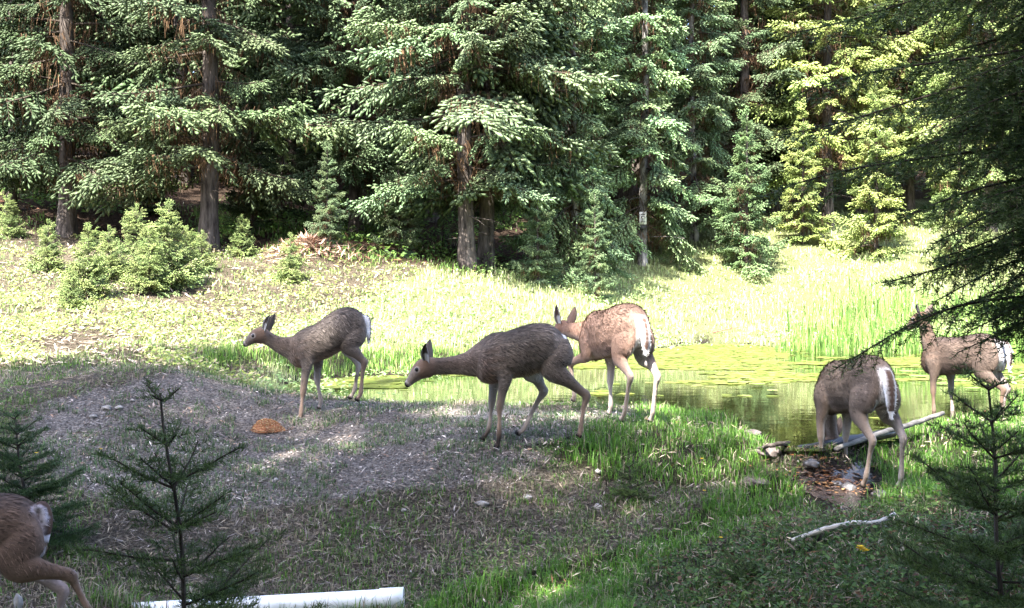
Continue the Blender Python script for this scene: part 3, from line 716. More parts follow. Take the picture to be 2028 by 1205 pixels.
# duckweed: thousands of tiny floating leaves forming mats
g = Geo(); r = np.random.default_rng(33); n = 80000
x = r.uniform(-3.4, 10.5, n); y = r.uniform(8, 21.5, n); sd = pond_sd(x, y); ppx = CX + F * x / y; ppy = HZ + F * CAMZ / y
thr = np.interp(ppy, [660, 690, 735, 755, 775, 800, 880], [-1.2, -1.0, -.35, .05, .55, 1.0, 1.6]) + .35 * (ppx < 1000) * (ppy > 745) - .75 * (ppx < 800) + .5 * (ppx > 1560) + .5 * ((ppx > 800) & (ppx < 1180) & (ppy > 748))
k = (sd < .02) & (noise2(x * .55, y, 53, 1.5) + .55 * noise2(x * .45, y * 1.3, 54, 5) + r.normal(0, .22, n) > thr + .15); x, y = x[k], y[k]; n = len(x)
R = r.uniform(.018, .066, n); an = np.linspace(0, 6.283, 6, endpoint=False)
zz = .004 + r.uniform(0, .006, n)
V = np.stack([np.stack([x + R * np.cos(b) * r.uniform(.7, 1.3, n) * 1.3, y + R * np.sin(b) * r.uniform(.7, 1.3, n), zz], 1) for b in an], 1).reshape(-1, 3)
T = (np.arange(n)[:, None, None] * 6 + A([[0, 1, 2], [0, 2, 3], [0, 3, 4], [0, 4, 5]])[None]).reshape(-1, 3)
C = np.repeat(A([(.17, .21, .045), (.21, .25, .06), (.13, .17, .04), (.24, .26, .09)])[r.integers(0, 4, n)] * r.uniform(.7, 1.2, (n, 1)), 6, 0)
g.add(V, T, C, 0)
o = link('duckweed', g.mesh('duckweed', [M_GRASS])); tag(o, 'yellow-green duckweed mats floating on the pond', 'duckweed', kind='stuff')

# low saplings in front of the firs, each its own little tree
G3 = 'low saplings on the left meadow'
for i, (px_, py_, s, lab) in enumerate([
        (175, 590, 1.05, 'bushy pale green sapling between two others on the left meadow'), (95, 540, .75, 'small pale sapling at the left rim of the sapling cluster'), (270, 545, 1.0, 'upright sapling in front of the bare-trunked fir'),
        (335, 575, 1.25, 'largest bushy sapling of the low meadow cluster'), (140, 610, .6, 'low spreading sapling at the front of the cluster'), (295, 582, .95, 'sapling half covered by the largest bushy one'),
        (575, 560, .7, 'thin lone sapling in grass below the heap of brush'), (215, 560, .8, 'slim sapling behind the bushy pale green one'), (400, 540, .6, 'small sapling at the foot of the bare-trunked fir'),
        (20, 470, .6, 'little sapling under the slender dark trunk'), (480, 510, .6, 'stunted sapling in grass near the forest shade'), (370, 560, .8, 'sapling beside the largest bushy one')]):
    v = at(px_, py_)
    tree('sapling', 'sapling', 0, 0, s * 1.0 * v.y / 18.0, i * 1.1, (1.9, 1.75, 1.15), lab, G3, 'sapling', xy=(v.x, v.y))

# ------------------------------------------------------------------ deer
def fur_mat(name, hair=False):
    m, nt, out = nmat(name)
    at_ = N(nt, 'ShaderNodeVertexColor', layer_name='Col')
    p = N(nt, 'ShaderNodeBsdfPrincipled', Roughness=.7); p.inputs['Specular IOR Level'].default_value = .2
    col = at_.outputs[0]
    if not hair:
        tc = N(nt, 'ShaderNodeTexCoord'); mp = N(nt, 'ShaderNodeMapping'); mp.inputs['Scale'].default_value = (1, 1, 2.2)
        nt.links.new(tc.outputs['Object'], mp.inputs[0])
        no = N(nt, 'ShaderNodeTexNoise', Scale=45, Detail=4, Roughness=.7); nt.links.new(mp.outputs[0], no.inputs[0])
        b = N(nt, 'ShaderNodeBump', Strength=.35, Distance=.01); nt.links.new(no.outputs[0], b.inputs['Height']); nt.links.new(b.outputs[0], p.inputs['Normal'])
    nt.links.new(col, p.inputs['Base Color']); nt.links.new(p.outputs[0], out.inputs[0])
    return m
M_HIDE = fur_mat('deer_hide'); M_FUR = fur_mat('deer_fur', True)
m, nt, out = nmat('eye_dark'); p = N(nt, 'ShaderNodeBsdfPrincipled', Roughness=.08); p.inputs['Base Color'].default_value = (.006, .004, .003, 1)
nt.links.new(p.outputs[0], out.inputs[0]); M_EYE = m

SIDES = 18
def ring_loft(C, Aa, Bb, n=1.0):
    """rings at centres C with half-axis vectors Aa, Bb"""
    C, Aa, Bb = A(C, float), A(Aa, float), A(Bb, float)
    an = np.linspace(0, 2 * np.pi, SIDES, endpoint=False)
    ca, sa = np.cos(an), np.sin(an)
    ca = np.sign(ca) * np.abs(ca) ** n; sa = np.sign(sa) * np.abs(sa) ** n
    V = C[:, None] + ca[None, :, None] * Aa[:, None] + sa[None, :, None] * Bb[:, None]
    k = len(C); i = np.arange(k - 1)[:, None] * SIDES; j = np.arange(SIDES)[None]; j2 = (j + 1) % SIDES
    q = np.stack([i + j, i + j2, i + SIDES + j2, i + SIDES + j], -1).reshape(-1, 4)
    T = np.concatenate([q[:, [0, 1, 2]], q[:, [0, 2, 3]]])
    V = np.concatenate([V.reshape(-1, 3), C[:1], C[-1:]])
    j = np.arange(SIDES); j2 = (j + 1) % SIDES
    T = np.concatenate([T, np.stack([j2, j, np.full(SIDES, k * SIDES)], -1), np.stack([(k - 1) * SIDES + j, (k - 1) * SIDES + j2, np.full(SIDES, k * SIDES + 1)], -1)])
    u = np.r_[np.repeat(np.linspace(0, 1, k), SIDES), 0, 1]
    return V, T, u

def resample(P, m=4):
    """Catmull-Rom through rows of P"""
    P = A(P, float); Q = np.r_[P[:1] * 2 - P[1:2], P, P[-1:] * 2 - P[-2:-1]]; o = []
    for i in range(len(P) - 1):
        p0, p1, p2, p3 = Q[i:i + 4]
        for t in np.linspace(0, 1, m, endpoint=False):
            o.append(.5 * (2 * p1 + (p2 - p0) * t + (2 * p0 - 5 * p1 + 4 * p2 - p3) * t * t + (3 * p1 - p0 - 3 * p2 + p3) * t ** 3))
    o.append(P[-1]); return A(o)

def limb(P, m=4):
    """P rows: x, y, z, radius fore-aft, radius sideways"""
    P = resample(P, m); c = P[:, :3]; t = unit(np.gradient(c, axis=0))
    b = unit(np.cross(t, np.tile(A([0, 1.0, 0]), (len(c), 1)))); b = np.where(np.linalg.norm(b, axis=1, keepdims=True) < .1, A([[1, 0, 0]]), b)
    s = np.cross(b, t)
    return ring_loft(c, b * np.maximum(P[:, 3:4], .004), s * np.maximum(P[:, 4:5], .004)), P

def deer(name, label, spec, loc, rz, sc, coat, seed):
    """spec is in metres in the animal's own frame: it faces -x, z up from the ground"""
    r = np.random.default_rng(seed)
    base, red, pale, white, dark = [A(c, float) for c in coat]
    black = A([.012, .010, .010])
    VV, TT, CC, LL = [], [], [], []; n0 = 0
    def put(V, T, C, hl):
        nonlocal n0
        VV.append(V); TT.append(T + n0); CC.append(np.broadcast_to(C, V.shape)); LL.append(np.broadcast_to(hl, (len(V),))); n0 += len(V)
    # trunk of the body: x, top, bottom, half width
    B = resample(spec['body'], 4); c = np.c_[B[:, 0], np.zeros(len(B)), (B[:, 1] + B[:, 2]) / 2]
    if 'bend' in spec: c[:, 1] += spec['bend'](c[:, 0])
    hh = (B[:, 1] - B[:, 2]) / 2
    V, T, u = ring_loft(c, np.c_[np.zeros(len(B)), B[:, 3], np.zeros(len(B))], np.c_[np.zeros((len(B), 2)), hh], .92)
    zr = np.r_[np.tile(np.sin(np.linspace(0, 2 * np.pi, SIDES, endpoint=False)), len(B)), 0, 0]
    C = np.tile(base, (len(V), 1))
    w = sstep(.55, 1.0, zr)[:, None]; C = C * (1 - .5 * w) + dark * .5 * w
    w = sstep(-.55, -.9, zr)[:, None]; C = C * (1 - w) + (pale * .7 + red * .3) * w
    xn = (V[:, 0] - B[0, 0]) / (B[-1, 0] - B[0, 0])
    w = (np.exp(-((xn - .16) / .14) ** 2) * sstep(.9, 0, zr) * .5)[:, None]; C = C * (1 - w) + red * w
    put(V, T, C, .034)
    # neck
    (V, T, u), P = limb(spec['neck']); C = np.tile(base * .75 + red * .25, (len(V), 1))
    und = V[:, 2] < np.interp(V[:, 0], np.sort(P[:, 0]), P[np.argsort(P[:, 0]), 2]) - .02
    C[und] = base * .6 + pale * .4; put(V, T, C, .026)
    # head: rows x, y, z, half height, half width, from poll to nose
    hd_ = [(*q_[:3], q_[3] * 1.13, q_[4] * 1.13) for q_ in spec['head']]
    (V, T, u), P = limb(hd_); C = np.tile(base * .4 + red * .6, (len(V), 1))
    C[u > .45] = base * .55 + pale * .45
    tdir = unit(P[-1, :3] - P[0, :3]); rel = V - P[0, :3]; below = rel - (rel @ tdir)[:, None] * tdir
    C[(below[:, 2] < -.030) & (u > .25) & (u < .8)] = pale * .8 + white * .2
    C[(u > .72) & (u < .82)] = white * .3 + pale * .7
    C[u > .80] = black
    put(V, T, C, .010)
    # ring of pale hair round the eye
    hd = spec['head']; e = spec.get('eye', None)
    # legs
    for k, L in enumerate(spec['legs']):
        (V, T, u), P = limb(L['p']); zz = V[:, 2]; C = np.tile(base, (len(V), 1))
        zt = L['p'][0][2]; zl = min(q[2] for q in L['p'])
        zk = L.get('knee', .33)
        w = sstep(zk + .12, zk - .08, zz)[:, None]; lc = spec.get('leg', .55); C = C * (1 - w) + (pale * lc + red * (1 - lc)) * w
        inner = (V[:, 1] - np.interp(zz, [q[2] for q in L['p']][::-1], [q[1] for q in L['p']][::-1])) * np.sign(L['p'][3][1] + 1e-6) < -.004
        wi = (inner & (zz < zt - .15)).astype(float)[:, None] * .28; C = C * (1 - wi) + (pale * .35 + white * .65) * wi
        if L.get('dark'): wd = sstep(.2, .05, zz)[:, None]; C = C * (1 - wd) + dark * .5 * wd
        C[u > .90] = black
        put(V, T, C, np.where(zz > zk + .1, .024, .008))
    # tail
    if spec.get('tail'):
        (V, T, u), P = limb(spec['tail']); C = np.tile(dark * .7 + red * .3, (len(V), 1))
        ax = np.interp(V[:, 2], P[::-1, 2], P[::-1, 0]) if P[0, 2] > P[-1, 2] else np.interp(V[:, 2], P[:, 2], P[:, 0])
        C[(V[:, 0] < ax - .002)] = white if spec.get('tail_edge', 0) < .03 else base * .7 + white * .3
        C[np.abs(V[:, 1] - np.interp(u, np.linspace(0, 1, len(P)), P[:, 1])) > spec.get('tail_edge', .024)] = white
        C[(u > .86)] = white
        put(V, T, C, .018)
    V = np.concatenate(VV); T = np.concatenate(TT); C = np.concatenate(CC); HL = np.concatenate(LL)
    src = bpy.data.objects.new('tmp', mesh_np('tmp', V, T)); COL.objects.link(src)
    md = src.modifiers.new('r', 'REMESH'); md.mode = 'VOXEL'; md.voxel_size = spec.get('voxel', .0104); md.use_smooth_shade = True
    ms = src.modifiers.new('s', 'SMOOTH'); ms.factor = .5; ms.iterations = 4
    dg = bpy.context.evaluated_depsgraph_get(); dg.update()
    me = bpy.data.meshes.new_from_object(src.evaluated_get(dg))
    tm = src.data; bpy.data.objects.remove(src); bpy.data.meshes.remove(tm)
    nv = len(me.vertices); co = np.empty(nv * 3, np.float32); me.vertices.foreach_get('co', co); co = co.reshape(-1, 3).astype(float)
    no = np.empty(nv * 3, np.float32); me.vertices.foreach_get('normal', no); no = no.reshape(-1, 3).astype(float)
    kd = kdtree.KDTree(len(V))
    for i, v in enumerate(V): kd.insert(v, i)
    kd.balance()
    cc = np.empty((nv, 3)); hl = np.empty(nv)
    for i in range(nv):
        f = kd.find_n(co[i], 4); w = A([1 / (q[2] + .004) for q in f]); w /= w.sum(); ix = [q[1] for q in f]
        cc[i] = w @ C[ix]; hl[i] = w @ HL[ix]
    # white rump and inner thighs, pale belly line
    rx, rzz = spec['rump']
    back = sstep(.35, .75, no[:, 0]) * (co[:, 0] > rx - .13) * sstep(.062, .036, np.abs(co[:, 1])) * .9 * sstep(rzz - .42, rzz - .30, co[:, 2]) * sstep(rzz + .02, rzz - .05, co[:, 2]) * sstep(rx + .012, rx - .004, co[:, 0]) * spec.get('white', 1.0)
    cc = cc * (1 - back[:, None]) + white * back[:, None]
    inner = ((np.abs(co[:, 1]) < .07) & (no[:, 1] * co[:, 1] < 0) & (co[:, 0] > rx - .35) & (co[:, 2] < rzz - .22) & (co[:, 2] > .38)).astype(float)[:, None] * .35
    cc = cc * (1 - inner) + white * inner
    if e is not None:
        for sd in (-1, 1):
            ep = e_pos(spec, sd); d = np.linalg.norm(co - ep, axis=1); w = (sstep(.030, .016, d) * .55)[:, None]; cc = cc * (1 - w) + (pale * .5 + white * .5) * w
    mott = 1 + .30 * noise2(co[:, 0] * 8 + co[:, 1] * 3, co[:, 2] * 10 + co[:, 1] * 5, seed, 1.2) + r.normal(0, .05, nv)
    cc = np.clip(cc * mott[:, None], .004, .9)
    # ears, cupped leaves rooted in the skull, part of the same skin
    nf = len(me.polygons); fi = np.empty(len(me.loops), np.int32); me.loops.foreach_get('vertex_index', fi)
    ls = np.empty(nf, np.int32); me.polygons.foreach_get('loop_start', ls); lt = np.empty(nf, np.int32); me.polygons.foreach_get('loop_total', lt)
    quads = lt == 4; qf = fi[ls[quads][:, None] + np.arange(4)]
    tri = [qf[:, [0, 1, 2]], qf[:, [0, 2, 3]]]
    if (~quads).any(): tri.append(fi[ls[~quads][:, None] + np.arange(3)])
    EV, ET, EC = [co], [np.concatenate(tri)], [cc]; cnt = nv; body_tris = len(ET[0])
    for (p0, d, face, L, Wd) in spec.get('ears', []):
        p0, d, face = A(p0, float), unit(A(d, float)), A(face, float); s = unit(np.cross(d, face)); face = np.cross(s, d)
        gu, gv = 9, 7; rows = []
        for side_ in (0, 1):
            for i in range(gu):
                t = i / (gu - 1); w = Wd * (math.sin(math.pi * min(1, t * .80 + .17)) ** .8 if t < 1 else .0) * (1 - .25 * t)
                if t > .97: w = .002
                for j in range(gv):
                    a_ = -1 + 2 * j / (gv - 1)
                    q = p0 + d * L * t + s * w * math.sin(a_ * 1.25) + face * (-(1 - math.cos(a_ * 1.25)) * -w * .75) - face * (.005 if side_ else 0)
                    edge = abs(a_) > .8
                    if side_ == 0: colr = white * .55 + dark * .25 if (edge or (abs(a_) < .35 and t < .5)) else dark * .9
                    else: colr = base * .75 + dark * .25
                    if t > .88: colr = dark * .5
                    rows.append((q, colr))
        V2 = A([q for q, _ in rows]); C2 = A([q for _, q in rows]); t2 = []
        idx = lambda s_, i, j: s_ * gu * gv + i * gv + j
        for s_ in (0, 1):
            for i in range(gu - 1):
                for j in range(gv - 1):
                    a1, b1, c1, d1 = idx(s_, i, j), idx(s_, i, j + 1), idx(s_, i + 1, j + 1), idx(s_, i + 1, j)
                    t2 += [(a1, b1, c1), (a1, c1, d1)] if s_ == 0 else [(a1, c1, b1), (a1, d1, c1)]
        for i in range(gu - 1):
            for j in (0, gv - 1):
                a1, b1, c1, d1 = idx(0, i, j), idx(0, i + 1, j), idx(1, i + 1, j), idx(1, i, j); t2 += [(a1, b1, c1), (a1, c1, d1)]
        EV.append(V2); ET.append(A(t2) + cnt); EC.append(C2); cnt += len(V2)
    AV, AT, AC = np.concatenate(EV), np.concatenate(ET), np.concatenate(EC)
    bpy.data.meshes.remove(me)
    root = empty(name, loc, rz, sc)
    link('body', mesh_np('deer_body', AV, AT, AC, [M_HIDE], None, True), root)
    # fur: short strands lying along the coat
    tv = co[AT[:body_tris]]; ar = np.linalg.norm(np.cross(tv[:, 1] - tv[:, 0], tv[:, 2] - tv[:, 0]), axis=1)
    HVs, HCs = [], []
    for nh, wk, lk, lo, hi, lift in ((13000, .11, 1.0, .45, 1.55, (.14, .42)), (5200, .30, 1.45, .34, 1.9, (.10, .30))):
        pk = r.choice(body_tris, nh, p=ar / ar.sum())
        bw = r.dirichlet([1, 1, 1], nh); tr = AT[:body_tris][pk]
        P = (co[tr] * bw[..., None]).sum(1); Nn = unit((no[tr] * bw[..., None]).sum(1)); H = hl[tr].mean(1); Cc = (cc[tr] * bw[..., None]).sum(1)
        flow = A([[.85, 0, -.35]]) + r.normal(0, .14, (nh, 3)) + .55 * np.stack([noise2(P[:, 0] * 11, P[:, 2] * 11, seed + 1, 1), 0 * P[:, 0], noise2(P[:, 0] * 11, P[:, 2] * 11, seed + 2, 1)], 1)
        flow[P[:, 2] < .34] += A([0, 0, -1.2]); flow[Nn[:, 0] > .4] += A([-.6, 0, -1.0]); H = np.where((Nn[:, 0] > .4), H * .7, H)
        flow = unit(flow - (flow * Nn).sum(1, keepdims=True) * Nn); D = unit(flow + Nn * r.uniform(*lift, (nh, 1)))
        s = unit(np.cross(D, Nn)) * (.0014 + H * wk)[:, None] * .5
        Hl = H * lk * r.uniform(.6, 1.25, nh); P = P - Nn * .002
        HVs.append(np.stack([P - s, P + s, P + D * Hl[:, None]], 1).reshape(-1, 3))
        HC = np.clip(Cc * r.uniform(lo, hi, (nh, 1)) * (1 + .25 * noise2(P[:, 0] * 16, P[:, 2] * 16, seed + 5, 1)[:, None]), 0, .9); HCs.append(np.stack([HC * .8, HC * .8, HC * 1.15], 1).reshape(-1, 3))
    HV, HC = np.concatenate(HVs), np.concatenate(HCs); HT = np.arange(len(HV)).reshape(-1, 3)
    f = link('fur', mesh_np('deer_fur', HV, HT, HC, [M_FUR]), root); f['kind'] = 'stuff'
    if e is not None:
        import bmesh
        for sd in (-1, 1):
            bm = bmesh.new(); bmesh.ops.create_icosphere(bm, subdivisions=2, radius=.0165, matrix=Matrix.Translation(e_pos(spec, sd) - A([0, sd * .006, 0])))
            em = bpy.data.meshes.new('eye'); bm.to_mesh(em); bm.free(); em.materials.append(M_EYE); link('eye', em, root)
    tag(root, label, 'deer', 'deer around the pond')
    return root

def e_pos(spec, sd):
    e = spec['eye']; return A([e[0], e[1] + sd * e[2] * 1.08, e[3]]) if len(e) == 4 else A(e[0 if sd < 0 else 1])

def side_spec(k, x0, y0, S):
    """helper: crop pixels of a side view -> metres"""
    return lambda px, py: ((px - x0) / S, (y0 - py) / S)

def foreleg(q, y, top=None, d=1.0, hoof=True):
    """q: shoulder, elbow, knee, fetlock, hoof points (x,z)"""
    (sx_, sz), (ex, ez), (kx, kz), (fx, fz), (hx, hz_) = q
    yo = y
    return [(sx_, yo * .62, sz, .075 * d, .035), (.5 * (sx_ + ex), yo * .82, .5 * (sz + ez), .095 * d, .052), (ex, yo * .90, ez, .058 * d, .043),
            (.55 * ex + .45 * kx, yo, .55 * ez + .45 * kz, .036, .030), (kx, yo * .95, kz, .0295, .026), (.75 * kx + .25 * fx, yo * .93, .75 * kz + .25 * fz, .019, .018), (.45 * kx + .55 * fx, yo * .92, .45 * kz + .55 * fz, .0165, .0155),
            (fx, yo * .9, fz, .0215, .0195), (.5 * (fx + hx), yo * .9, .5 * (fz + hz_), .0165, .017), (hx, yo * .9, hz_ + .022, .023, .021), (hx - .012, yo * .9, hz_, .028, .022)]

def hindleg(q, y, d=1.0):
    """q: hip, stifle, hock, fetlock, hoof"""
    (px_, pz), (sx_, sz), (kx, kz), (fx, fz), (hx, hz_) = q
    return [(px_, y * .50, pz, .115 * d, .05), (.5 * (px_ + sx_) + .01, y * .72, .5 * (pz + sz), .135 * d, .064), (sx_, y * .84, sz, .098 * d, .056),
            (.55 * sx_ + .45 * kx, y * 1.0, .55 * sz + .45 * kz, .050, .036), (.15 * sx_ + .85 * kx, y * .95, .15 * sz + .85 * kz, .035, .024), (kx + .006, y * .92, kz - .008, .034, .025),
            (.7 * kx + .3 * fx, y * .9, .7 * kz + .3 * fz, .0205, .017), (.3 * kx + .7 * fx, y * .88, .3 * kz + .7 * fz, .0175, .0165),
            (fx, y * .88, fz, .0220, .020), (.5 * (fx + hx), y * .88, .5 * (fz + hz_), .0165, .017), (hx, y * .88, hz_ + .022, .023, .021), (hx - .012, y * .88, hz_, .028, .022)]

GREYC = [(.108, .089, .078), (.16, .092, .060), (.27, .21, .175), (.70, .68, .70), (.045, .032, .028)]
REDC = [(.165, .104, .080), (.195, .098, .060), (.36, .28, .235), (.80, .78, .78), (.07, .045, .038)]
MIDC = [(.100, .076, .064), (.135, .076, .048), (.26, .205, .175), (.76, .74, .76), (.055, .038, .034)]

# ---- doe stretching her neck low on the dam
S = 1036.0; q = side_spec('b', 900, 1160, S)
def body_rows(rows): return [(*[q(x, t)[0]], q(x, t)[1], q(x, b)[1], w) for x, t, b, w in rows]
DOE = dict(
    body=body_rows([(600, 455, 610, .05), (640, 385, 668, .085), (690, 335, 690, .115), (745, 308, 692, .135), (820, 303, 668, .15), (900, 277, 652, .162), (1000, 246, 632, .168), (1090, 237, 600, .16), (1160, 244, 560, .145), (1220, 280, 545, .12), (1262, 325, 505, .09), (1286, 380, 460, .05)]),
    neck=[(*(lambda t: (t[0], 0, t[1]))(q(x, y)), a, b) for x, y, a, b in [(720, 500, .16, .085), (640, 520, .125, .075), (560, 540, .092, .062), (460, 553, .070, .050), (370, 560, .064, .045), (280, 562, .066, .047)]],
    head=[(*(lambda t: (t[0], 0, t[1]))(q(x, y)), a, b) for x, y, a, b in [(300, 560, .050, .045), (262, 566, .066, .054), (215, 582, .066, .058), (175, 610, .053, .052), (140, 648, .036, .037), (112, 680, .027, .029), (92, 700, .022, .024), (80, 710, .014, .015)]],
    eye=(q(172, 583)[0], 0, .053, q(172, 583)[1]),
    ears=[((*[q(252, 525)[0]], -.045, q(252, 525)[1]), (-.06, -.55, 1), (-.6, -.8, 0), .155, .047), ((q(262, 520)[0], .04, q(262, 520)[1]), (-.02, .42, 1), (-.6, .8, 0), .165, .047)],
    legs=[dict(p=foreleg([q(760, 400), q(832, 630), q(790, 850), q(786, 1060), q(772, 1160)], -.105), knee=.30, dark=1),
          dict(p=foreleg([q(740, 400), q(752, 640), q(728, 850), q(708, 1030), q(668, 1130)], .105), knee=.30, dark=1),
          dict(p=hindleg([q(1185, 370), q(1195, 580), q(1428, 765), q(1388, 1035), q(1384, 1080)], -.105), knee=.37),
          dict(p=hindleg([q(1165, 370), q(1040, 600), q(1118, 752), q(972, 1040), q(930, 1090)], .10), knee=.37)],
    tail=[(q(1262, 330)[0], 0, q(1262, 330)[1], .02, .03), (q(1292, 390)[0], 0, q(1292, 390)[1], .018, .032), (q(1296, 480)[0], 0, q(1296, 480)[1], .016, .03), (q(1290, 540)[0], 0, q(1290, 540)[1], .006, .012)],
    white=.15, rump=(q(1286, 380)[0], q(1262, 320)[1]))
def stand(px, d): x = px2(px, d); return (x, d, hz(x, d))
def at_px(cx, cy, reg):  # crop -> photo pixel
    return reg[0] + cx / reg[2], reg[1] + cy / reg[2]
lx = 780 + 900 / 3.767
deer('deer', 'grey-brown doe in shade on the dam, neck stretched forward and low', DOE, (px2(lx, 7.9), 7.95, CAMZ - (580 + 1160 / 3.767 - HZ) * 7.85 / F), 0, 1.0, GREYC, 1)

# ---- yearling with arched back beside the feed heap
S = 990.0; q = side_spec('a', 850, 1105, S)
YEAR = dict(
    body=body_rows([(560, 430, 590, .04), (610, 380, 640, .075), (660, 342, 660, .10), (720, 312, 650, .12), (800, 280, 612, .132), (880, 222, 585, .14), (960, 172, 545, .145), (1040, 142, 505, .14), (1110, 146, 470, .125), (1170, 175, 440, .105), (1210, 210, 400, .08), (1236, 262, 340, .045)]),
    neck=[(*(lambda t: (t[0], 0, t[1]))(q(x, y)), a, b) for x, y, a, b in [(690, 480, .14, .075), (620, 490, .115, .065), (550, 480, .090, .055), (480, 458, .070, .046), (420, 425, .060, .042), (365, 395, .062, .045)]],
    head=[(*(lambda t: (t[0], 0, t[1]))(q(x, y)), a, b) for x, y, a, b in [(385, 385, .045, .042), (350, 384, .064, .052), (305, 388, .064, .055), (268, 402, .050, .047), (235, 428, .036, .035), (208, 450, .028, .028), (190, 464, .021, .022), (180, 470, .012, .014)]],
    eye=(q(276, 384)[0], 0, .049, q(276, 384)[1]),
    ears=[((q(372, 345)[0], -.042, q(372, 345)[1]), (.40, -.5, 1), (-.7, -.7, .2), .165, .044), ((q(378, 345)[0], .04, q(378, 345)[1]), (.42, .1, 1), (-.6, .8, 0), .16, .044)],
    legs=[dict(p=foreleg([q(720, 400), q(738, 610), q(706, 850), q(688, 1030), q(672, 1105)], -.09, d=.9), knee=.30),
          dict(p=foreleg([q(740, 400), q(800, 600), q(796, 775), q(826, 950), q(816, 1020)], .09, d=.9), knee=.34),
          dict(p=hindleg([q(1130, 290), q(1100, 470), q(1218, 600), q(1192, 860), q(1165, 935)], -.09, d=.86), knee=.48),
          dict(p=hindleg([q(1110, 290), q(1070, 490), q(1152, 640), q(1118, 850), q(1082, 935)], .09, d=.86), knee=.46, dark=1)],
    tail=[(q(1222, 215)[0], 0, q(1222, 215)[1], .022, .03), (q(1248, 270)[0], 0, q(1248, 270)[1], .022, .036), (q(1250, 370)[0], 0, q(1250, 370)[1], .021, .034), (q(1246, 462)[0], 0, q(1246, 462)[1], .006, .01)],
    rump=(q(1236, 262)[0], q(1210, 215)[1]))
lx = 440 + 850 / 4.303
deer('deer', 'slim grey-brown yearling with arched back and white tail beside the feed heap', YEAR, (px2(lx, 9.45), 9.45, CAMZ - (580 + 1105 / 4.303 - HZ) * 9.3 / F), 0, 1.0, GREYC, 2)

# ---- generic standing body used for the three deer seen from behind or half behind
def gen_body(arch=0.0, w=1.0):
    rows = [(-.44, .62, .49, .05), (-.40, .70, .44, .09), (-.33, .77, .42, .12), (-.25, .805, .425, .138), (-.14, .805, .44, .155), (-.02, .815, .45, .168), (.10, .84, .465, .172), (.20, .855, .49, .165), (.29, .85, .52, .15), (.36, .82, .55, .125), (.41, .77, .58, .095), (.435, .70, .62, .05)]
    return [(x, t + arch * math.cos((x - .12) * 3.2), b + arch * .5 * math.cos((x - .12) * 3.2), h * w * .84) for x, t, b, h in rows]
FH = (-.22, .70)
# reddish deer stepping, seen from behind-left, head level behind the doe
RED = dict(leg=.95,
    body=gen_body(.03),
    neck=[(-.28, 0, .62, .15, .085), (-.40, 0, .635, .11, .07), (-.50, .0, .64, .085, .055), (-.62, -.005, .645, .068, .046), (-.72, -.01, .65, .062, .044), (-.78, -.01, .65, .062, .046)],
    head=[(-.75, -.01, .665, .045, .042), (-.79, -.01, .66, .064, .053), (-.84, -.01, .64, .064, .056), (-.88, -.01, .605, .05, .048), (-.91, -.01, .56, .036, .036), (-.935, -.01, .52, .027, .028), (-.945, -.01, .50, .02, .022), (-.95, -.01, .49, .012, .014)],
    eye=(-.875, -.01, .052, .635),
    ears=[((-.78, -.05, .695), (.10, -.25, 1), (.2, -1, 0), .165, .046), ((-.78, .03, .695), (-.1, .5, 1), (-.6, .8, 0), .16, .046)],
    legs=[dict(p=foreleg([(-.27, .68), (-.24, .47), (-.50, .385), (-.45, .15), (-.46, .09)], -.105), knee=.36),
          dict(p=foreleg([(-.26, .68), (-.20, .45), (-.205, .26), (-.19, .08), (-.21, .0)], .10), knee=.28),
          dict(p=hindleg([(.30, .71), (.26, .50), (.41, .36), (.33, .09), (.28, .01)], -.105), knee=.37),
          dict(p=hindleg([(.30, .71), (.30, .50), (.47, .36), (.42, .09), (.39, .01)], .105), knee=.37)],
    tail=[(.415, 0, .78, .022, .032), (.455, 0, .72, .022, .040), (.47, 0, .62, .022, .040), (.465, 0, .50, .007, .012)],
    rump=(.435, .80))
d = 9.0; xx = px2(1214, d)
deer('deer', 'reddish sunlit deer stepping away at the water edge with one foreleg raised', RED, (xx, d, hz(xx, d)), math.radians(-65), 1.07, REDC, 3)

# deer drinking, seen from behind, head lowered out of sight
DRINK = dict(leg=.85, white=.7, tail_edge=.029,
    body=gen_body(.035, .95),
    neck=[(-.28, 0, .60, .15, .085), (-.40, .03, .56, .105, .068), (-.48, .07, .47, .08, .055), (-.53, .11, .36, .066, .048), (-.56, .14, .27, .060, .045), (-.57, .16, .20, .060, .046)],
    head=[(-.575, .16, .23, .045, .042), (-.575, .16, .19, .062, .053), (-.56, .16, .14, .062, .056), (-.53, .16, .09, .05, .048), (-.50, .16, .045, .036, .036), (-.475, .16, .01, .027, .028), (-.465, .16, -.005, .02, .022), (-.455, .16, -.012, .012, .014)],
    eye=(-.565, .16, .052, .12),
    ears=[((-.60, 115e-3, .23), (-.1, -.35, 1), (-.8, -.6, 0), .14, .040), ((-.60, .205, .23), (-.1, .35, 1), (-.8, .6, 0), .14, .040)],
    legs=[dict(p=foreleg([(-.27, .68), (-.24, .46), (-.25, .27), (-.255, .08), (-.27, .0)], -.12), knee=.28),
          dict(p=foreleg([(-.25, .68), (-.23, .46), (-.25, .27), (-.245, .08), (-.27, .0)], .09), knee=.28),
          dict(p=hindleg([(.30, .72), (.24, .51), (.42, .34), (.34, .09), (.30, .0)], -.115), knee=.37),
          dict(p=hindleg([(.30, .72), (.25, .51), (.43, .35), (.42, .09), (.39, .0)], .125), knee=.37)],
    tail=[(.415, 0, .80, .022, .032), (.452, 0, .74, .022, .042), (.47, 0, .62, .022, .042), (.475, 0, .47, .007, .012)],
    rump=(.435, .82))
d = 7.75; xx = px2(1690, d)
deer('deer', 'brown deer seen from behind, straddling the trickle below the log, head down', DRINK, (xx, d, hz(xx, d)), math.radians(-77), 1.0, MIDC, 4)

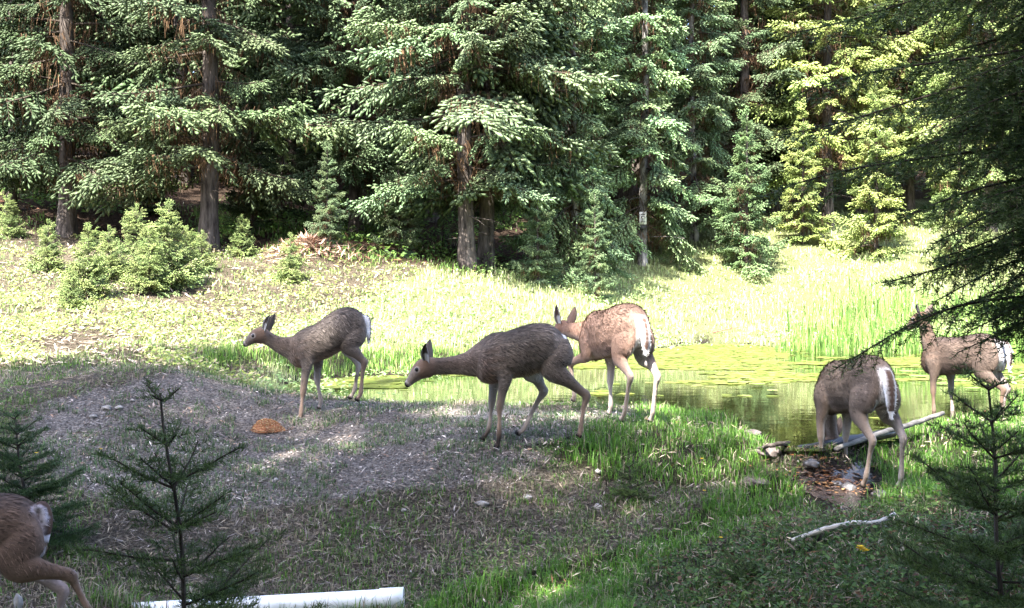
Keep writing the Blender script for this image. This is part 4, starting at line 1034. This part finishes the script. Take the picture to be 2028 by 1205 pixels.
# deer behind the overhanging boughs, head up
WATCH = dict(tail_edge=.027,
    body=gen_body(.0, .95),
    neck=[(-.27, 0, .64, .14, .08), (-.35, 0, .72, .10, .066), (-.39, 0, .80, .078, .053), (-.41, 0, .87, .064, .045), (-.425, 0, .93, .058, .043), (-.44, 0, .97, .058, .045)],
    head=[(-.415, 0, .98, .045, .042), (-.45, 0, .98, .062, .053), (-.50, .0, .965, .062, .056), (-.545, 0, .935, .05, .048), (-.585, 0, .90, .036, .036), (-.615, 0, .875, .027, .028), (-.63, 0, .86, .02, .022), (-.64, 0, .85, .012, .014)],
    eye=(-.52, 0, .052, .965),
    ears=[((-.44, -.05, 1.02), (.35, -.75, .8), (-.2, -1, .3), .16, .046), ((-.44, .05, 1.02), (-.15, .8, .7), (-.4, .8, 0), .16, .046)],
    legs=[dict(p=foreleg([(-.27, .68), (-.24, .46), (-.25, .27), (-.245, .08), (-.26, .0)], -.105), knee=.28),
          dict(p=foreleg([(-.25, .68), (-.20, .46), (-.19, .27), (-.17, .08), (-.19, .0)], .10), knee=.28),
          dict(p=hindleg([(.30, .70), (.29, .50), (.50, .36), (.47, .09), (.44, .0)], -.105), knee=.37),
          dict(p=hindleg([(.30, .70), (.26, .50), (.42, .35), (.36, .09), (.33, .0)], .105), knee=.37)],
    tail=[(.41, 0, .79, .022, .032), (.47, 0, .765, .022, .042), (.505, 0, .66, .022, .042), (.50, 0, .50, .007, .012)],
    rump=(.435, .80))
d = 10.1; xx = px2(1905, d)
deer('deer', 'rust-brown deer wading beyond the pale leaning pole, half hidden by boughs', WATCH, (xx, d, max(hz(xx, d), -.12)), math.radians(-58), .95, [(.072, .052, .042), (.10, .050, .028), (.17, .125, .10), (.66, .64, .68), (.04, .028, .030)], 5)

# ---- deer walking out past the left sapling: hindquarters, far leg swung back
S = 1831.0; q = side_spec('f', 0, 1740, S)
WALK = dict(
    body=[(x - .22, t, b, h) for x, t, b, h in gen_body(.0, 1.02)],
    neck=[(-.50, 0, .62, .15, .085), (-.62, 0, .69, .11, .07), (-.71, 0, .77, .08, .055), (-.77, 0, .84, .066, .047), (-.80, 0, .90, .06, .045)],
    head=[(-.78, 0, .93, .045, .042), (-.815, 0, .93, .062, .053), (-.865, 0, .91, .062, .056), (-.91, 0, .88, .05, .048), (-.95, 0, .84, .036, .036), (-.98, 0, .815, .027, .028), (-.995, 0, .80, .02, .022), (-1.005, 0, .79, .012, .014)],
    eye=(-.885, 0, .052, .91),
    ears=[((-.80, -.05, .97), (.3, -.6, .8), (-.4, -.8, .2), .15, .045), ((-.80, .05, .97), (.3, .6, .8), (-.4, .8, .2), .15, .045)],
    legs=[dict(p=foreleg([(-.49, .68), (-.46, .46), (-.50, .27), (-.52, .08), (-.54, .0)], -.105), knee=.28),
          dict(p=foreleg([(-.47, .68), (-.42, .46), (-.38, .27), (-.30, .10), (-.30, .02)], .10), knee=.28),
          dict(p=hindleg([(.08, .70), (.14, .53), q(700, 855), q(868, 1180), q(905, 1260)], -.105, 1.0), knee=.40),
          dict(p=hindleg([(.06, .68), (.07, .50), q(490, 1085), q(440, 1560), q(400, 1735)], .10, .95), knee=.37)],
    tail=[(.185, 0, .795, .024, .034), (q(395, 290)[0], 0, q(395, 290)[1], .022, .038), (q(432, 420)[0], 0, q(432, 420)[1], .022, .036), (q(425, 620)[0], 0, q(425, 620)[1], .007, .012)],
    white=.12, tail_edge=.033, rump=(.215, .80))
d = 5.4; xx = px2(0, d)
deer('deer', 'dark brown deer leaving the picture, hind leg swung back, white-edged tail', WALK, (xx, d, CAMZ - (940 + 1740 / 4.547 - HZ) * d / F), 0, 1.0, [(.125, .082, .062), (.16, .075, .045), (.28, .20, .15), (.66, .62, .72), (.04, .028, .026)], 6)

# ------------------------------------------------------------------ near fir boughs and saplings with single needles
def needle_shoots(segs, r, per_m=330, ln=.021, wd=.0019, cols=((.060, .098, .028), (.088, .135, .036), (.045, .074, .024))):
    """needles along twig pieces segs = (P, Q)"""
    P, Q = segs; L = np.linalg.norm(Q - P, axis=1); k = np.maximum(1, (L * per_m).astype(int)); i = np.repeat(np.arange(len(P)), k); n = len(i)
    t = r.random(n)[:, None]; p = P[i] + (Q - P)[i] * t; d = unit(Q - P)[i]
    rnd = unit(r.normal(0, 1, (n, 3))); rnd[:, 2] = np.where(r.random(n) < .7, np.abs(rnd[:, 2]) * .8, rnd[:, 2]); lat = unit(rnd - (rnd * d).sum(1, keepdims=True) * d)
    D = unit(d * r.uniform(.35, .8, (n, 1)) + lat); l = ln * r.uniform(.7, 1.25, n)
    s = unit(np.cross(D, r.normal(0, 1, (n, 3)))) * (wd * .5)
    V = np.stack([p - s, p + s, p + D * l[:, None]], 1).reshape(-1, 3)
    C = np.repeat(A(cols)[r.integers(0, len(cols), n)] * r.uniform(.7, 1.4, (n, 1)), 3, 0)
    return V, np.arange(n * 3).reshape(-1, 3), C

def needle_bough(g, p0, p1, r, sag=.08, side=.26, step=.05, r0=.011, sub=.07, bare=.12, hang=.35, per_m=330, **kw):
    p0, p1 = A(p0, float), A(p1, float); L = np.linalg.norm(p1 - p0); n = max(6, int(L / .09))
    t = np.linspace(0, 1, n)[:, None]; wob = np.c_[np.sin(t * 7 + r.uniform(0, 6)), np.sin(t * 6 + r.uniform(0, 6)), np.sin(t * 9 + r.uniform(0, 6))] * .012 * L * t
    path = p0 + (p1 - p0) * t + A([0, 0, 1.0]) * (sag * L * np.sin(t * math.pi)) + wob
    g.add(*tube(path, np.linspace(r0, .0022, n), 5, False), A([.045, .035, .028]), 1)
    ax = unit(p1 - p0); latv = unit(np.cross(ax, A([0, 0, 1.0]))); SP, SQ = [path[:-1]], [path[1:]]
    sP, sQ = [], []
    m = int(L / step)
    for i in range(m):
        u = bare + (1 - bare) * (i + r.random()) / m; b = A([np.interp(u, t[:, 0], path[:, k]) for k in range(3)])
        for sd in (-1, 1):
            if r.random() < .1: continue
            l = side * (1 - u) ** .6 * r.uniform(.45, 1.15) + .04
            d = unit(ax * r.uniform(.55, 1) + latv * sd * r.uniform(.55, 1) + A([0, 0, -hang * r.uniform(0, 1.3)]))
            e = b + d * l + A([0, 0, -.10 * l]); mid = (b + e) / 2 + A([0, 0, .03 * l])
            sP += [b, mid]; sQ += [mid, e]
            for q in range(int(l / sub)):
                v = (q + .6) / (l / sub); bb = b + (e - b) * v; s2 = 1 if q % 2 else -1
                dd = unit(d + s2 * np.cross(d, A([0, 0, 1.0])) * r.uniform(.4, .9) + A([0, 0, -hang * r.uniform(0, .8)])); l2 = (l * .34 * (1 - v * .5) + .02) * r.uniform(.7, 1.2)
                sP.append(bb); sQ.append(bb + dd * l2)
    sP, sQ = (A(sP), A(sQ)) if sP else (path[:1], path[1:2])
    V, T, C = strips(sP, sQ, .0034, A([.05, .038, .028])); g.add(V, T, C, 1)
    k = max(1, int(n * .25))
    g.add(*needle_shoots((np.concatenate([path[k:-1], sP]), np.concatenate([path[k + 1:], sQ])), r, per_m, **kw), 0)

def ip(px, py, d): return ((px - CX) * d / F, d, CAMZ - (py - HZ) * d / F)
def near_fir():
    r = np.random.default_rng(77); g = Geo(); bx_, by_ = 2.95, 4.75
    root = empty('fir_tree', (bx_, by_, hz(bx_, by_) - .03)); o0 = A(root.location)
    tips = [((1500, 400), 4.7, .06, .30), ((1545, 270), 5.1, .05, .24), ((1645, 720), 4.6, .10, .26), ((1745, 560), 4.4, .04, .26), ((1560, 60), 4.5, .05, .30), ((1600, 190), 4.3, .06, .28), ((1690, 330), 4.9, .05, .28),
            ((1800, 640), 4.9, .08, .24), ((1780, 430), 4.3, .05, .28), ((1700, 20), 4.9, .05, .30), ((1850, 520), 4.6, .05, .28), ((1860, 250), 4.4, .05, .30), ((1820, 120), 4.7, .05, .30), ((1900, 660), 4.6, .08, .22), ((1640, -60), 4.6, .05, .3),
            ((1930, 400), 4.2, .05, .30), ((1960, 580), 4.3, .06, .25), ((1950, 150), 4.4, .05, .30), ((1880, 330), 5.2, .05, .30), ((1780, 250), 5.2, .05, .28), ((1900, 40), 5.1, .05, .30), ((1980, 300), 5.0, .05, .3), ((1960, 480), 5.2, .05, .3), ((2010, 700), 4.5, .05, .2)]
    for i in range(20): tips.append(((r.uniform(1790, 2040), r.uniform(-20, 640)), r.uniform(4.1, 5.3), .06, .30))
    for i in range(5): tips.append(((r.uniform(1830, 2000), r.uniform(590, 700)), r.uniform(4.3, 4.9), .10, .26))
    for (px_, py_), d, sag, side in tips:
        e = A(ip(px_, py_, d)); z0 = e[2] + .16 + .10 * (e[0] - bx_) * -.4
        needle_bough(g, (bx_, by_, z0) - o0, e - o0, r, sag, side * 1.3, .048, per_m=190, hang=.85, ln=.029, wd=.0046)
    for i in range(16):                                                     # boughs on the other sides and higher up
        a = r.uniform(-1.7, 1.7); L = r.uniform(.9, 1.5); z = r.uniform(.4, 5.5)
        needle_bough(g, A((bx_, by_, z)) - o0, A((bx_ + L * math.cos(a), by_ + L * math.sin(a), z - .25)) - o0, r, .06, .3, .09, per_m=130, ln=.026, wd=.004)
    link('crown', g.mesh('near_crown', [M_NEEDLE, M_WOOD]), root)
    z = np.linspace(-.3, 7, 16); V, T = tube(np.c_[.02 * np.sin(z), .02 * np.cos(z * 1.3), z], .075 * (1 - np.clip(z, 0, 7) / 7.4), 12)
    gg = Geo(); gg.add(V, T, 1.0); link('trunk', gg.mesh('near_trunk', [M_BARK], True), root)
    tag(root, 'dark near fir whose long drooping needle boughs hang over the pond', 'tree', None)
near_fir()

def near_sapling(px_top, py_top, px_bot, py_bot, d, label, levels, reach, seed, dens=380, tiltx=0.0, ln=.027, cols=None, wd=.0032, name='sapling'):
    r = np.random.default_rng(seed); top = A(ip(px_top, py_top, d)); bot = A(ip(px_bot, py_bot, d))
    dirv = (bot - top) / (top[2] - bot[2]); x0 = top + dirv * 1.0
    gz_ = hz(x0[0], d); base = top + dirv * (top[2] - gz_ + .02)
    root = empty(name, base); g = Geo(); kw = {} if cols is None else dict(cols=cols)
    Hh = top[2] - base[2]; ax = (top - base) / Hh
    zz = np.linspace(-.05, Hh, 14); w = np.c_[.008 * np.sin(zz * 9), .006 * np.cos(zz * 7), 0 * zz]
    pth = zz[:, None] * ax[None] + w
    V, T = tube(pth, np.linspace(.0115, .0035, 14) * (d / 3.3) ** .3, 8); gg = Geo(); gg.add(V, T, 1.0); link('stem', gg.mesh('near_stem', [M_BARK], True), root)
    for i in range(levels):
        u = .10 + .88 * i / (levels - 1); z0 = Hh * u; R = reach * (1 - u) ** .75 + .05
        k = 5 if u < .85 else 3; a0 = r.uniform(0, 6.28)
        for j in range(k):
            a = a0 + j * 6.283 / k + r.uniform(-.4, .4); L = R * r.uniform(.6, 1.15); el = .22 + .5 * u + r.uniform(-.15, .15); b = ax * (z0 + r.uniform(-.07, .07) * (1 - u)); el += r.uniform(-.2, .15)
            needle_bough(g, b, b + A([math.cos(a), math.sin(a), el]) * L, r, -.02, .20 * (1.2 - u) * min(1, reach / .4 + .25), .036, .0042, .045, .06, .10, per_m=dens, ln=ln, wd=wd, **kw)
    g.add(*needle_shoots((pth[int(len(pth) * .5):-1], pth[int(len(pth) * .5) + 1:]), r, dens, ln, wd, **kw), 0)
    link('crown', g.mesh('near_sapling_crown', [M_NEEDLE, M_WOOD]), root)
    tag(root, label, 'sapling', 'near saplings')
near_sapling(322, 778, 365, 1190, 3.3, 'near thin fir sapling with ascending branches beside the leaving deer', 10, .42, 1, 300, wd=.0029)
near_sapling(1958, 760, 1985, 1205, 3.6, 'near dark fir sapling on the bank in front of the wading deer', 10, .40, 2, 320, wd=.003)
near_sapling(28, 825, 52, 985, 6.6, 'small dense dark sapling at the foot of the bare earth mound', 9, .30, 3, 420, ln=.026, wd=.0034, cols=((.045, .085, .030), (.065, .11, .035), (.035, .065, .028)))
near_sapling(1245, 925, 1248, 990, 7.3, 'tiny fir seedling on the grassy slope of the dam', 5, .10, 4, 420, ln=.02, wd=.003, name='seedling')
near_sapling(1480, 1130, 1482, 1200, 5.4, 'spindly fir seedling among the leafy weeds of the near bank', 5, .12, 5, 420, ln=.02, wd=.003, name='seedling')

# ------------------------------------------------------------------ things lying about
def lump(name, v, r_, seed, mat, label, cat, group=None, flat=.6, sub=3):
    import bmesh
    bm = bmesh.new(); bmesh.ops.create_icosphere(bm, subdivisions=sub, radius=1)
    rr = np.random.default_rng(seed); k = rr.uniform(0, 6, 6); st = rr.uniform(.75, 1.25, 3)
    for q_ in bm.verts:
        c = q_.co; f = 1 + .16 * math.sin(3 * c.x + k[0]) * math.sin(2.5 * c.y + k[1]) + .10 * math.sin(5 * c.z + 4 * c.x + k[2]) + .05 * math.sin(9 * c.y + k[3])
        q_.co = Vector((c.x * f * st[0], c.y * f * st[1], c.z * f * flat)) * r_
    me = bpy.data.meshes.new(name); bm.to_mesh(me); bm.free(); me.materials.append(mat)
    for p_ in me.polygons: p_.use_smooth = True
    o = link(name, me, None, (v.x, v.y, v.z + r_ * flat * .35)); tag(o, label, cat, group); return o

def stick(name, pts, rad, mat, label, cat, sides=10, knots=0, seed=0):
    r = np.random.default_rng(seed); P = resample(A(pts, float), 6); n = len(P); P = P + r.normal(0, .0025, P.shape)
    R = np.interp(np.linspace(0, 1, n), np.linspace(0, 1, len(rad)), rad) * (1 + r.normal(0, .05, n))
    c = P[0].copy(); g = Geo(); V, T = tube(P - c, R, sides); g.add(V, T, 1.0)
    for i in range(knots):
        k = r.integers(2, n - 2); a = unit(r.normal(0, 1, 3) + A([0, 0, .6])); b0 = P[k] - c
        V, T = tube(np.stack([b0, b0 + a * R[k] * 1.2, b0 + a * R[k] * 2.2]), [R[k] * .5, R[k] * .32, R[k] * .15], 6); g.add(V, T, 1.0)
    o = link(name, g.mesh(name, [mat], True), None, tuple(c)); tag(o, label, cat); return o

# feed heap: a low mound with loose kernels on it
fv = at(527, 852); froot = empty('feed_heap', (fv.x, fv.y, fv.z))
r = np.random.default_rng(91); u_ = np.linspace(0, 1, 9); an = np.linspace(0, 6.283, 28, endpoint=False)
rx_, ry_, hh_ = .135, .11, .095
V = []
for u in u_:
    for a in an:
        j = 1 + .10 * math.sin(3 * a + 1) + .05 * math.sin(7 * a)
        V.append((rx_ * u * j * math.cos(a), ry_ * u * j * math.sin(a), hh_ * (1 - u ** 2.2) - .012))
T = []
for i in range(8):
    for j in range(28):
        a_, b_ = i * 28 + j, i * 28 + (j + 1) % 28; T += [(a_, b_, b_ + 28), (a_, b_ + 28, a_ + 28)]
gg = Geo(); gg.add(V, T, A([.36, .17, .09])); link('mound', gg.mesh('feed_mound', [M_LITTER], True), froot)
n = 1600; a = r.uniform(0, 6.283, n); u = np.sqrt(r.random(n)) * np.where(r.random(n) < .1, 1.45, 1.0); j = 1 + .10 * np.sin(3 * a + 1) + .05 * np.sin(7 * a)
X, Y = rx_ * u * j * np.cos(a), ry_ * u * j * np.sin(a); Zk = np.where(u < 1, hh_ * (1 - u ** 2.2) - .010, 0) + .003
gw = Geo(); D = r.normal(0, 1, (n, 3)) * [1, 1, .5]; C = A([(.50, .27, .10), (.42, .17, .08), (.58, .38, .20), (.33, .12, .06), (.62, .46, .28)])[r.integers(0, 5, n)] * r.uniform(.7, 1.2, (n, 1))
gw.add(*fingers(np.c_[X, Y, Zk], D, np.full(n, .011), np.full(n, .0042), C, C), 0)
kr = link('kernels', gw.mesh('kernels', [M_LITTER]), froot); kr['kind'] = 'stuff'
tag(froot, 'small orange-brown heap of grain feed on the earth mound', 'feed')

# white pipe in the ditch
pa, pb = A(ip(318, 1212, 6.15)), A(ip(800, 1186, 6.2))
pz = .058
c0 = (pa + pb) / 2; proot = empty('white_pipe', tuple(c0)); ax = unit(pb - pa); Lp = np.linalg.norm(pb - pa) / 2
sd = unit(np.cross(ax, A([0, 0, 1.0]))); up = np.cross(sd, ax); an = np.linspace(0, 6.283, 28, endpoint=False)
rings = [(-Lp - .6, pz), (Lp - .14, pz), (Lp - .135, pz + .006), (Lp, pz + .006), (Lp, pz - .004), (Lp - .5, pz - .004)]
V = np.concatenate([ax * s + (np.cos(an)[:, None] * sd + np.sin(an)[:, None] * up) * rr_ for s, rr_ in rings]); T = []
for i in range(len(rings) - 1):
    for j in range(28):
        a_, b_ = i * 28 + j, i * 28 + (j + 1) % 28; T += [(a_, b_, b_ + 28), (a_, b_ + 28, a_ + 28)]
gg = Geo(); gg.add(V, T, 1.0); me = gg.mesh('pipe_wall', [M_PIPE]); link('pipe_wall', me, proot)
tag(proot, 'white plastic drain pipe lying in the ditch grass', 'pipe')

r = np.random.default_rng(92); tt_ = r.uniform(-1.6, 1, 150)
gx_ = c0[0] + ax[0] * Lp * tt_; gy_ = c0[1] + ax[1] * Lp * tt_ - r.uniform(.03, .16, 150)
gg = Geo(); gg.add(*tufts(gx_, gy_, r, 6, .16 * r.uniform(.5, 1.2, 150), .006 + 0 * gx_, .03 + 0 * gx_, LUSH + DULL, (.1, .8), .3 + 0 * gx_, STRAW), 0)
o = link('ditch_grass', gg.mesh('ditch_grass', [M_GRASS])); tag(o, 'grass blades growing along the white pipe in the ditch', 'grass', kind='stuff')
# bleached stick on the near bank
sv = [at(1568, 1084), at(1625, 1073), at(1690, 1060), at(1730, 1058), at(1772, 1046)]
stick('stick', [(v.x, v.y, v.z + h) for v, h in zip(sv, (.03, .055, .06, .055, .075))], [.010, .014, .016, .013, .011], M_BLEACH, 'bleached crooked stick lying on the grassy near bank', 'stick', 10, 3, 1)
# leaning pole over the outlet and the dark wet plank under it
stick('pole', [ip(1655, 890, 7.9), ip(1740, 860, 8.25), ip(1800, 842, 8.5), ip(1868, 820, 8.75)], [.017, .020, .020, .018], M_DEAD, 'pale grey pole leaning over the outlet of the pond', 'pole', 12, 2, 2)
stick('log', [ip(1575, 893, 8.05), ip(1640, 882, 8.1), ip(1710, 868, 8.25), ip(1770, 858, 8.4)], [.035, .04, .04, .035], M_WETWOOD, 'black wet log damming the outlet behind the drinking deer', 'log', 12, 1, 3)
v = at(1705, 905)
stick('branch', [tuple(at(1500, 900) + Vector((0, 0, .03))), tuple(at(1550, 893) + Vector((0, 0, .05))), tuple(at(1612, 884) + Vector((0, 0, .03)))], [.012, .018, .016], M_BARK, 'short grey weathered branch at the outlet beside the wet log', 'branch', 10, 1, 4)
a_ = at(1412, 668); b_ = at(1470, 661)
stick('twig', [tuple(a_ + Vector((0, 0, .05))), tuple((a_ + b_) / 2 + Vector((0, 0, .10))), tuple(b_ + Vector((0, 0, .12)))], [.012, .012, .008], rough_mat('red_twig', (.20, .05, .04), (.34, .10, .08), 10), 'thin reddish twig on the far muddy shore', 'twig', 6, 0, 5)
GS = 'pale stones on the earth'
for i, (px_, py_, rr_, lab) in enumerate([(1605, 930, .06, 'wet grey stone in the trickle beside the front hooves'), (1680, 975, .07, 'flat wet stone in the middle of the trickle'), (1655, 965, .045, 'small wet stone upstream of the flat one'), (1745, 985, .06, 'grey stone at the trickle edge under the bank'),
        (520, 932, .028, 'white pebble below the sunlit patch of the dam'), (545, 952, .02, 'tiny pale pebble under the white one'), (210, 812, .035, 'pale stone on the upper mound'), (236, 810, .03, 'second pale stone on the upper mound'),
        (185, 830, .025, 'small pale stone lower on the mound'), (262, 795, .02, 'orange-tinted pebble near the mound top'), (1045, 990, .03, 'pale stone on the grassy slope under the doe'), (955, 1003, .035, 'grey stone in straw on the slope'),
        (1185, 938, .03, 'pale stone in the grass of the dam shoulder'), (800, 1015, .022, 'ochre pebble in dry straw'), (1185, 1010, .035, 'white stone in the dark tuft of the slope')]):
    lump('stone', at(px_, py_), rr_, 300 + i, M_WETSTONE if i < 4 else M_STONE, lab, 'stone', GS)
wv = Vector(ip(36, 1176, 5.9)); wv.z = hz(wv.x, wv.y)
lump('stone', wv + Vector((0, 0, .05)), .026, 355, M_STONE, 'pale upright stone in grass under the leaving deer', 'stone', GS, 1.9)
# clods of dark earth and dead roots at the bank
M_CLOD = rough_mat('dark_clod', (.05, .04, .038), (.22, .18, .17), 22, (1, 1, 1), .95, 1.0, 8, False, (.35, .7), .03)
for i, (px_, py_, rr_, lab) in enumerate([(1490, 862, .10, 'dry earth clod with dead roots at the pond corner'), (1520, 905, .13, 'dark earth clod at the outlet of the pond'), (480, 752, .20, 'dark muddy clod at the tip of the pond'), (1495, 960, .12, 'clod of dark soil above the ditch grass')]):
    lump('earth_clod', at(px_, py_), rr_ * .7, 320 + i, M_CLOD, lab, 'clod', None, .4, 4)
# tag on the pale trunk
tx = px2(1274, 26.2); m, nt, out = nmat('tag_white'); p = N(nt, 'ShaderNodeBsdfPrincipled', Roughness=.5); p.inputs['Base Color'].default_value = (.75, .75, .72, 1); nt.links.new(p.outputs[0], out.inputs[0]); M_TAG = m
m, nt, out = nmat('tag_ink'); p = N(nt, 'ShaderNodeBsdfPrincipled', Roughness=.7); p.inputs['Base Color'].default_value = (.03, .03, .03, 1); nt.links.new(p.outputs[0], out.inputs[0]); M_INK = m
def box_geo(w, dth, h, c=(0, 0, 0)):
    V = A([(sx_ * w / 2, sy_ * dth / 2, sz * h / 2) for sx_ in (-1, 1) for sy_ in (-1, 1) for sz in (-1, 1)]) + A(c)
    T = [(0, 1, 3), (0, 3, 2), (4, 6, 7), (4, 7, 5), (0, 4, 5), (0, 5, 1), (2, 3, 7), (2, 7, 6), (0, 2, 6), (0, 6, 4), (1, 5, 7), (1, 7, 3)]
    return V, T
tz = CAMZ - (432 - HZ) * 26.2 / F
troot = empty('trail_tag', (tx, 26.27, tz)); gg = Geo(); gg.add(*box_geo(.17, .012, .30), 1.0); link('panel', gg.mesh('tag_panel', [M_TAG]), troot)
gg = Geo()
for k in range(5): gg.add(*box_geo(.10 - .02 * (k % 2), .004, .018, (.005 * (k % 3), -.009, .09 - .045 * k)), 1.0)
link('marks', gg.mesh('tag_marks', [M_INK]), troot)
gg = Geo(); gg.add(*box_geo(.20, .02, .10, (0, .0, -.22)), 1.0); link('band', gg.mesh('tag_band', [M_INK]), troot)
tag(troot, 'small white tag with dark scribble fixed to the pale spruce trunk', 'tag')

# yellow flowers
M_PETAL = leaf_mat('petals', .3, .5); GF = 'yellow flowers in the grass'
def flower(v, h, rad, label, nfl=1, seed=0):
    r = np.random.default_rng(seed); root = empty('yellow_flower', tuple(v)); g1, g2 = Geo(), Geo()
    for k in range(nfl):
        o = r.normal(0, .02, 2) if nfl > 1 else (0, 0); t = A([o[0], o[1], h * r.uniform(.8, 1.1)])
        g1.add(*strips(A([[0, 0, -.01]]), t[None], .004, A([.10, .18, .04])), 0)
        for j in range(6):
            a = j * 1.047 + r.uniform(-.2, .2); g2.add(*leaf_quads(t[None], A([[math.cos(a), math.sin(a), .35]]), A([[0, 0, 1.0]]), A([rad]), A([rad * .75]), A([[.72, .48, .02]])), 0)
    link('stem', g1.mesh('flower_stem', [M_GRASS]), root); link('petals', g2.mesh('flower_petals', [M_PETAL]), root); tag(root, label, 'flower', GF)
flower(at(1708, 1130), .10, .022, 'cluster of yellow flowers on the dark near bank below the stick', 6, 1)
for i, (px_, py_, lab) in enumerate([(1428, 1085, 'single yellow flower beside the end of the stick'), (1390, 925, 'yellow flower in the green grass of the dam shoulder'), (72, 912, 'orange-yellow flower beside the small dark sapling'), (68, 928, 'low orange-yellow bloom under the dark sapling'),
        (200, 905, 'orange bloom in green tuft on the lower mound'), (414, 718, 'yellow flower on the grassy edge behind the mound'), (1395, 990, 'small yellow flower on the dark slope over the ditch')]):
    flower(at(px_, py_), .05, .016, lab, 1, 10 + i)

# larger floating leaves by the wading deer
GL = 'floating leaves on the pond'; r = np.random.default_rng(66); an = np.linspace(.35, 5.95, 12)
M_PAD = leaf_mat('floating_leaf', .2, .3)
gg = Geo(); V = np.c_[np.r_[0, np.cos(an)], np.r_[0, np.sin(an)], np.zeros(13)]; V = np.concatenate([V, V - [0, 0, .004]]); T = [(0, i, i + 1) for i in range(1, 12)] + [(13, 14 + i, 13 + i) for i in range(1, 12)]
gg.add(V, T, A([.22, .30, .09])); pad = gg.mesh('floating_leaf', [M_PAD])
for i, (px_, py_, s) in enumerate([(1825, 747, .17), (1850, 752, .14), (1870, 762, .12), (1905, 757, .13), (1935, 750, .15), (1955, 765, .10), (1800, 738, .16), (1925, 772, .11), (1880, 740, .14), (1970, 752, .16), (1450, 760, .09), (1500, 765, .10), (1475, 752, .08), (1530, 778, .09)]):
    d_ = CAMZ * F / (py_ - HZ); o = link('floating_leaf', pad, None, (px2(px_, d_), d_, .016 + .001 * i), r.uniform(0, 6.28)); o.scale = (s * .9, s * .7, 1)
    tag(o, 'flat pale green leaf floating on open pond water', 'leaf', GL)
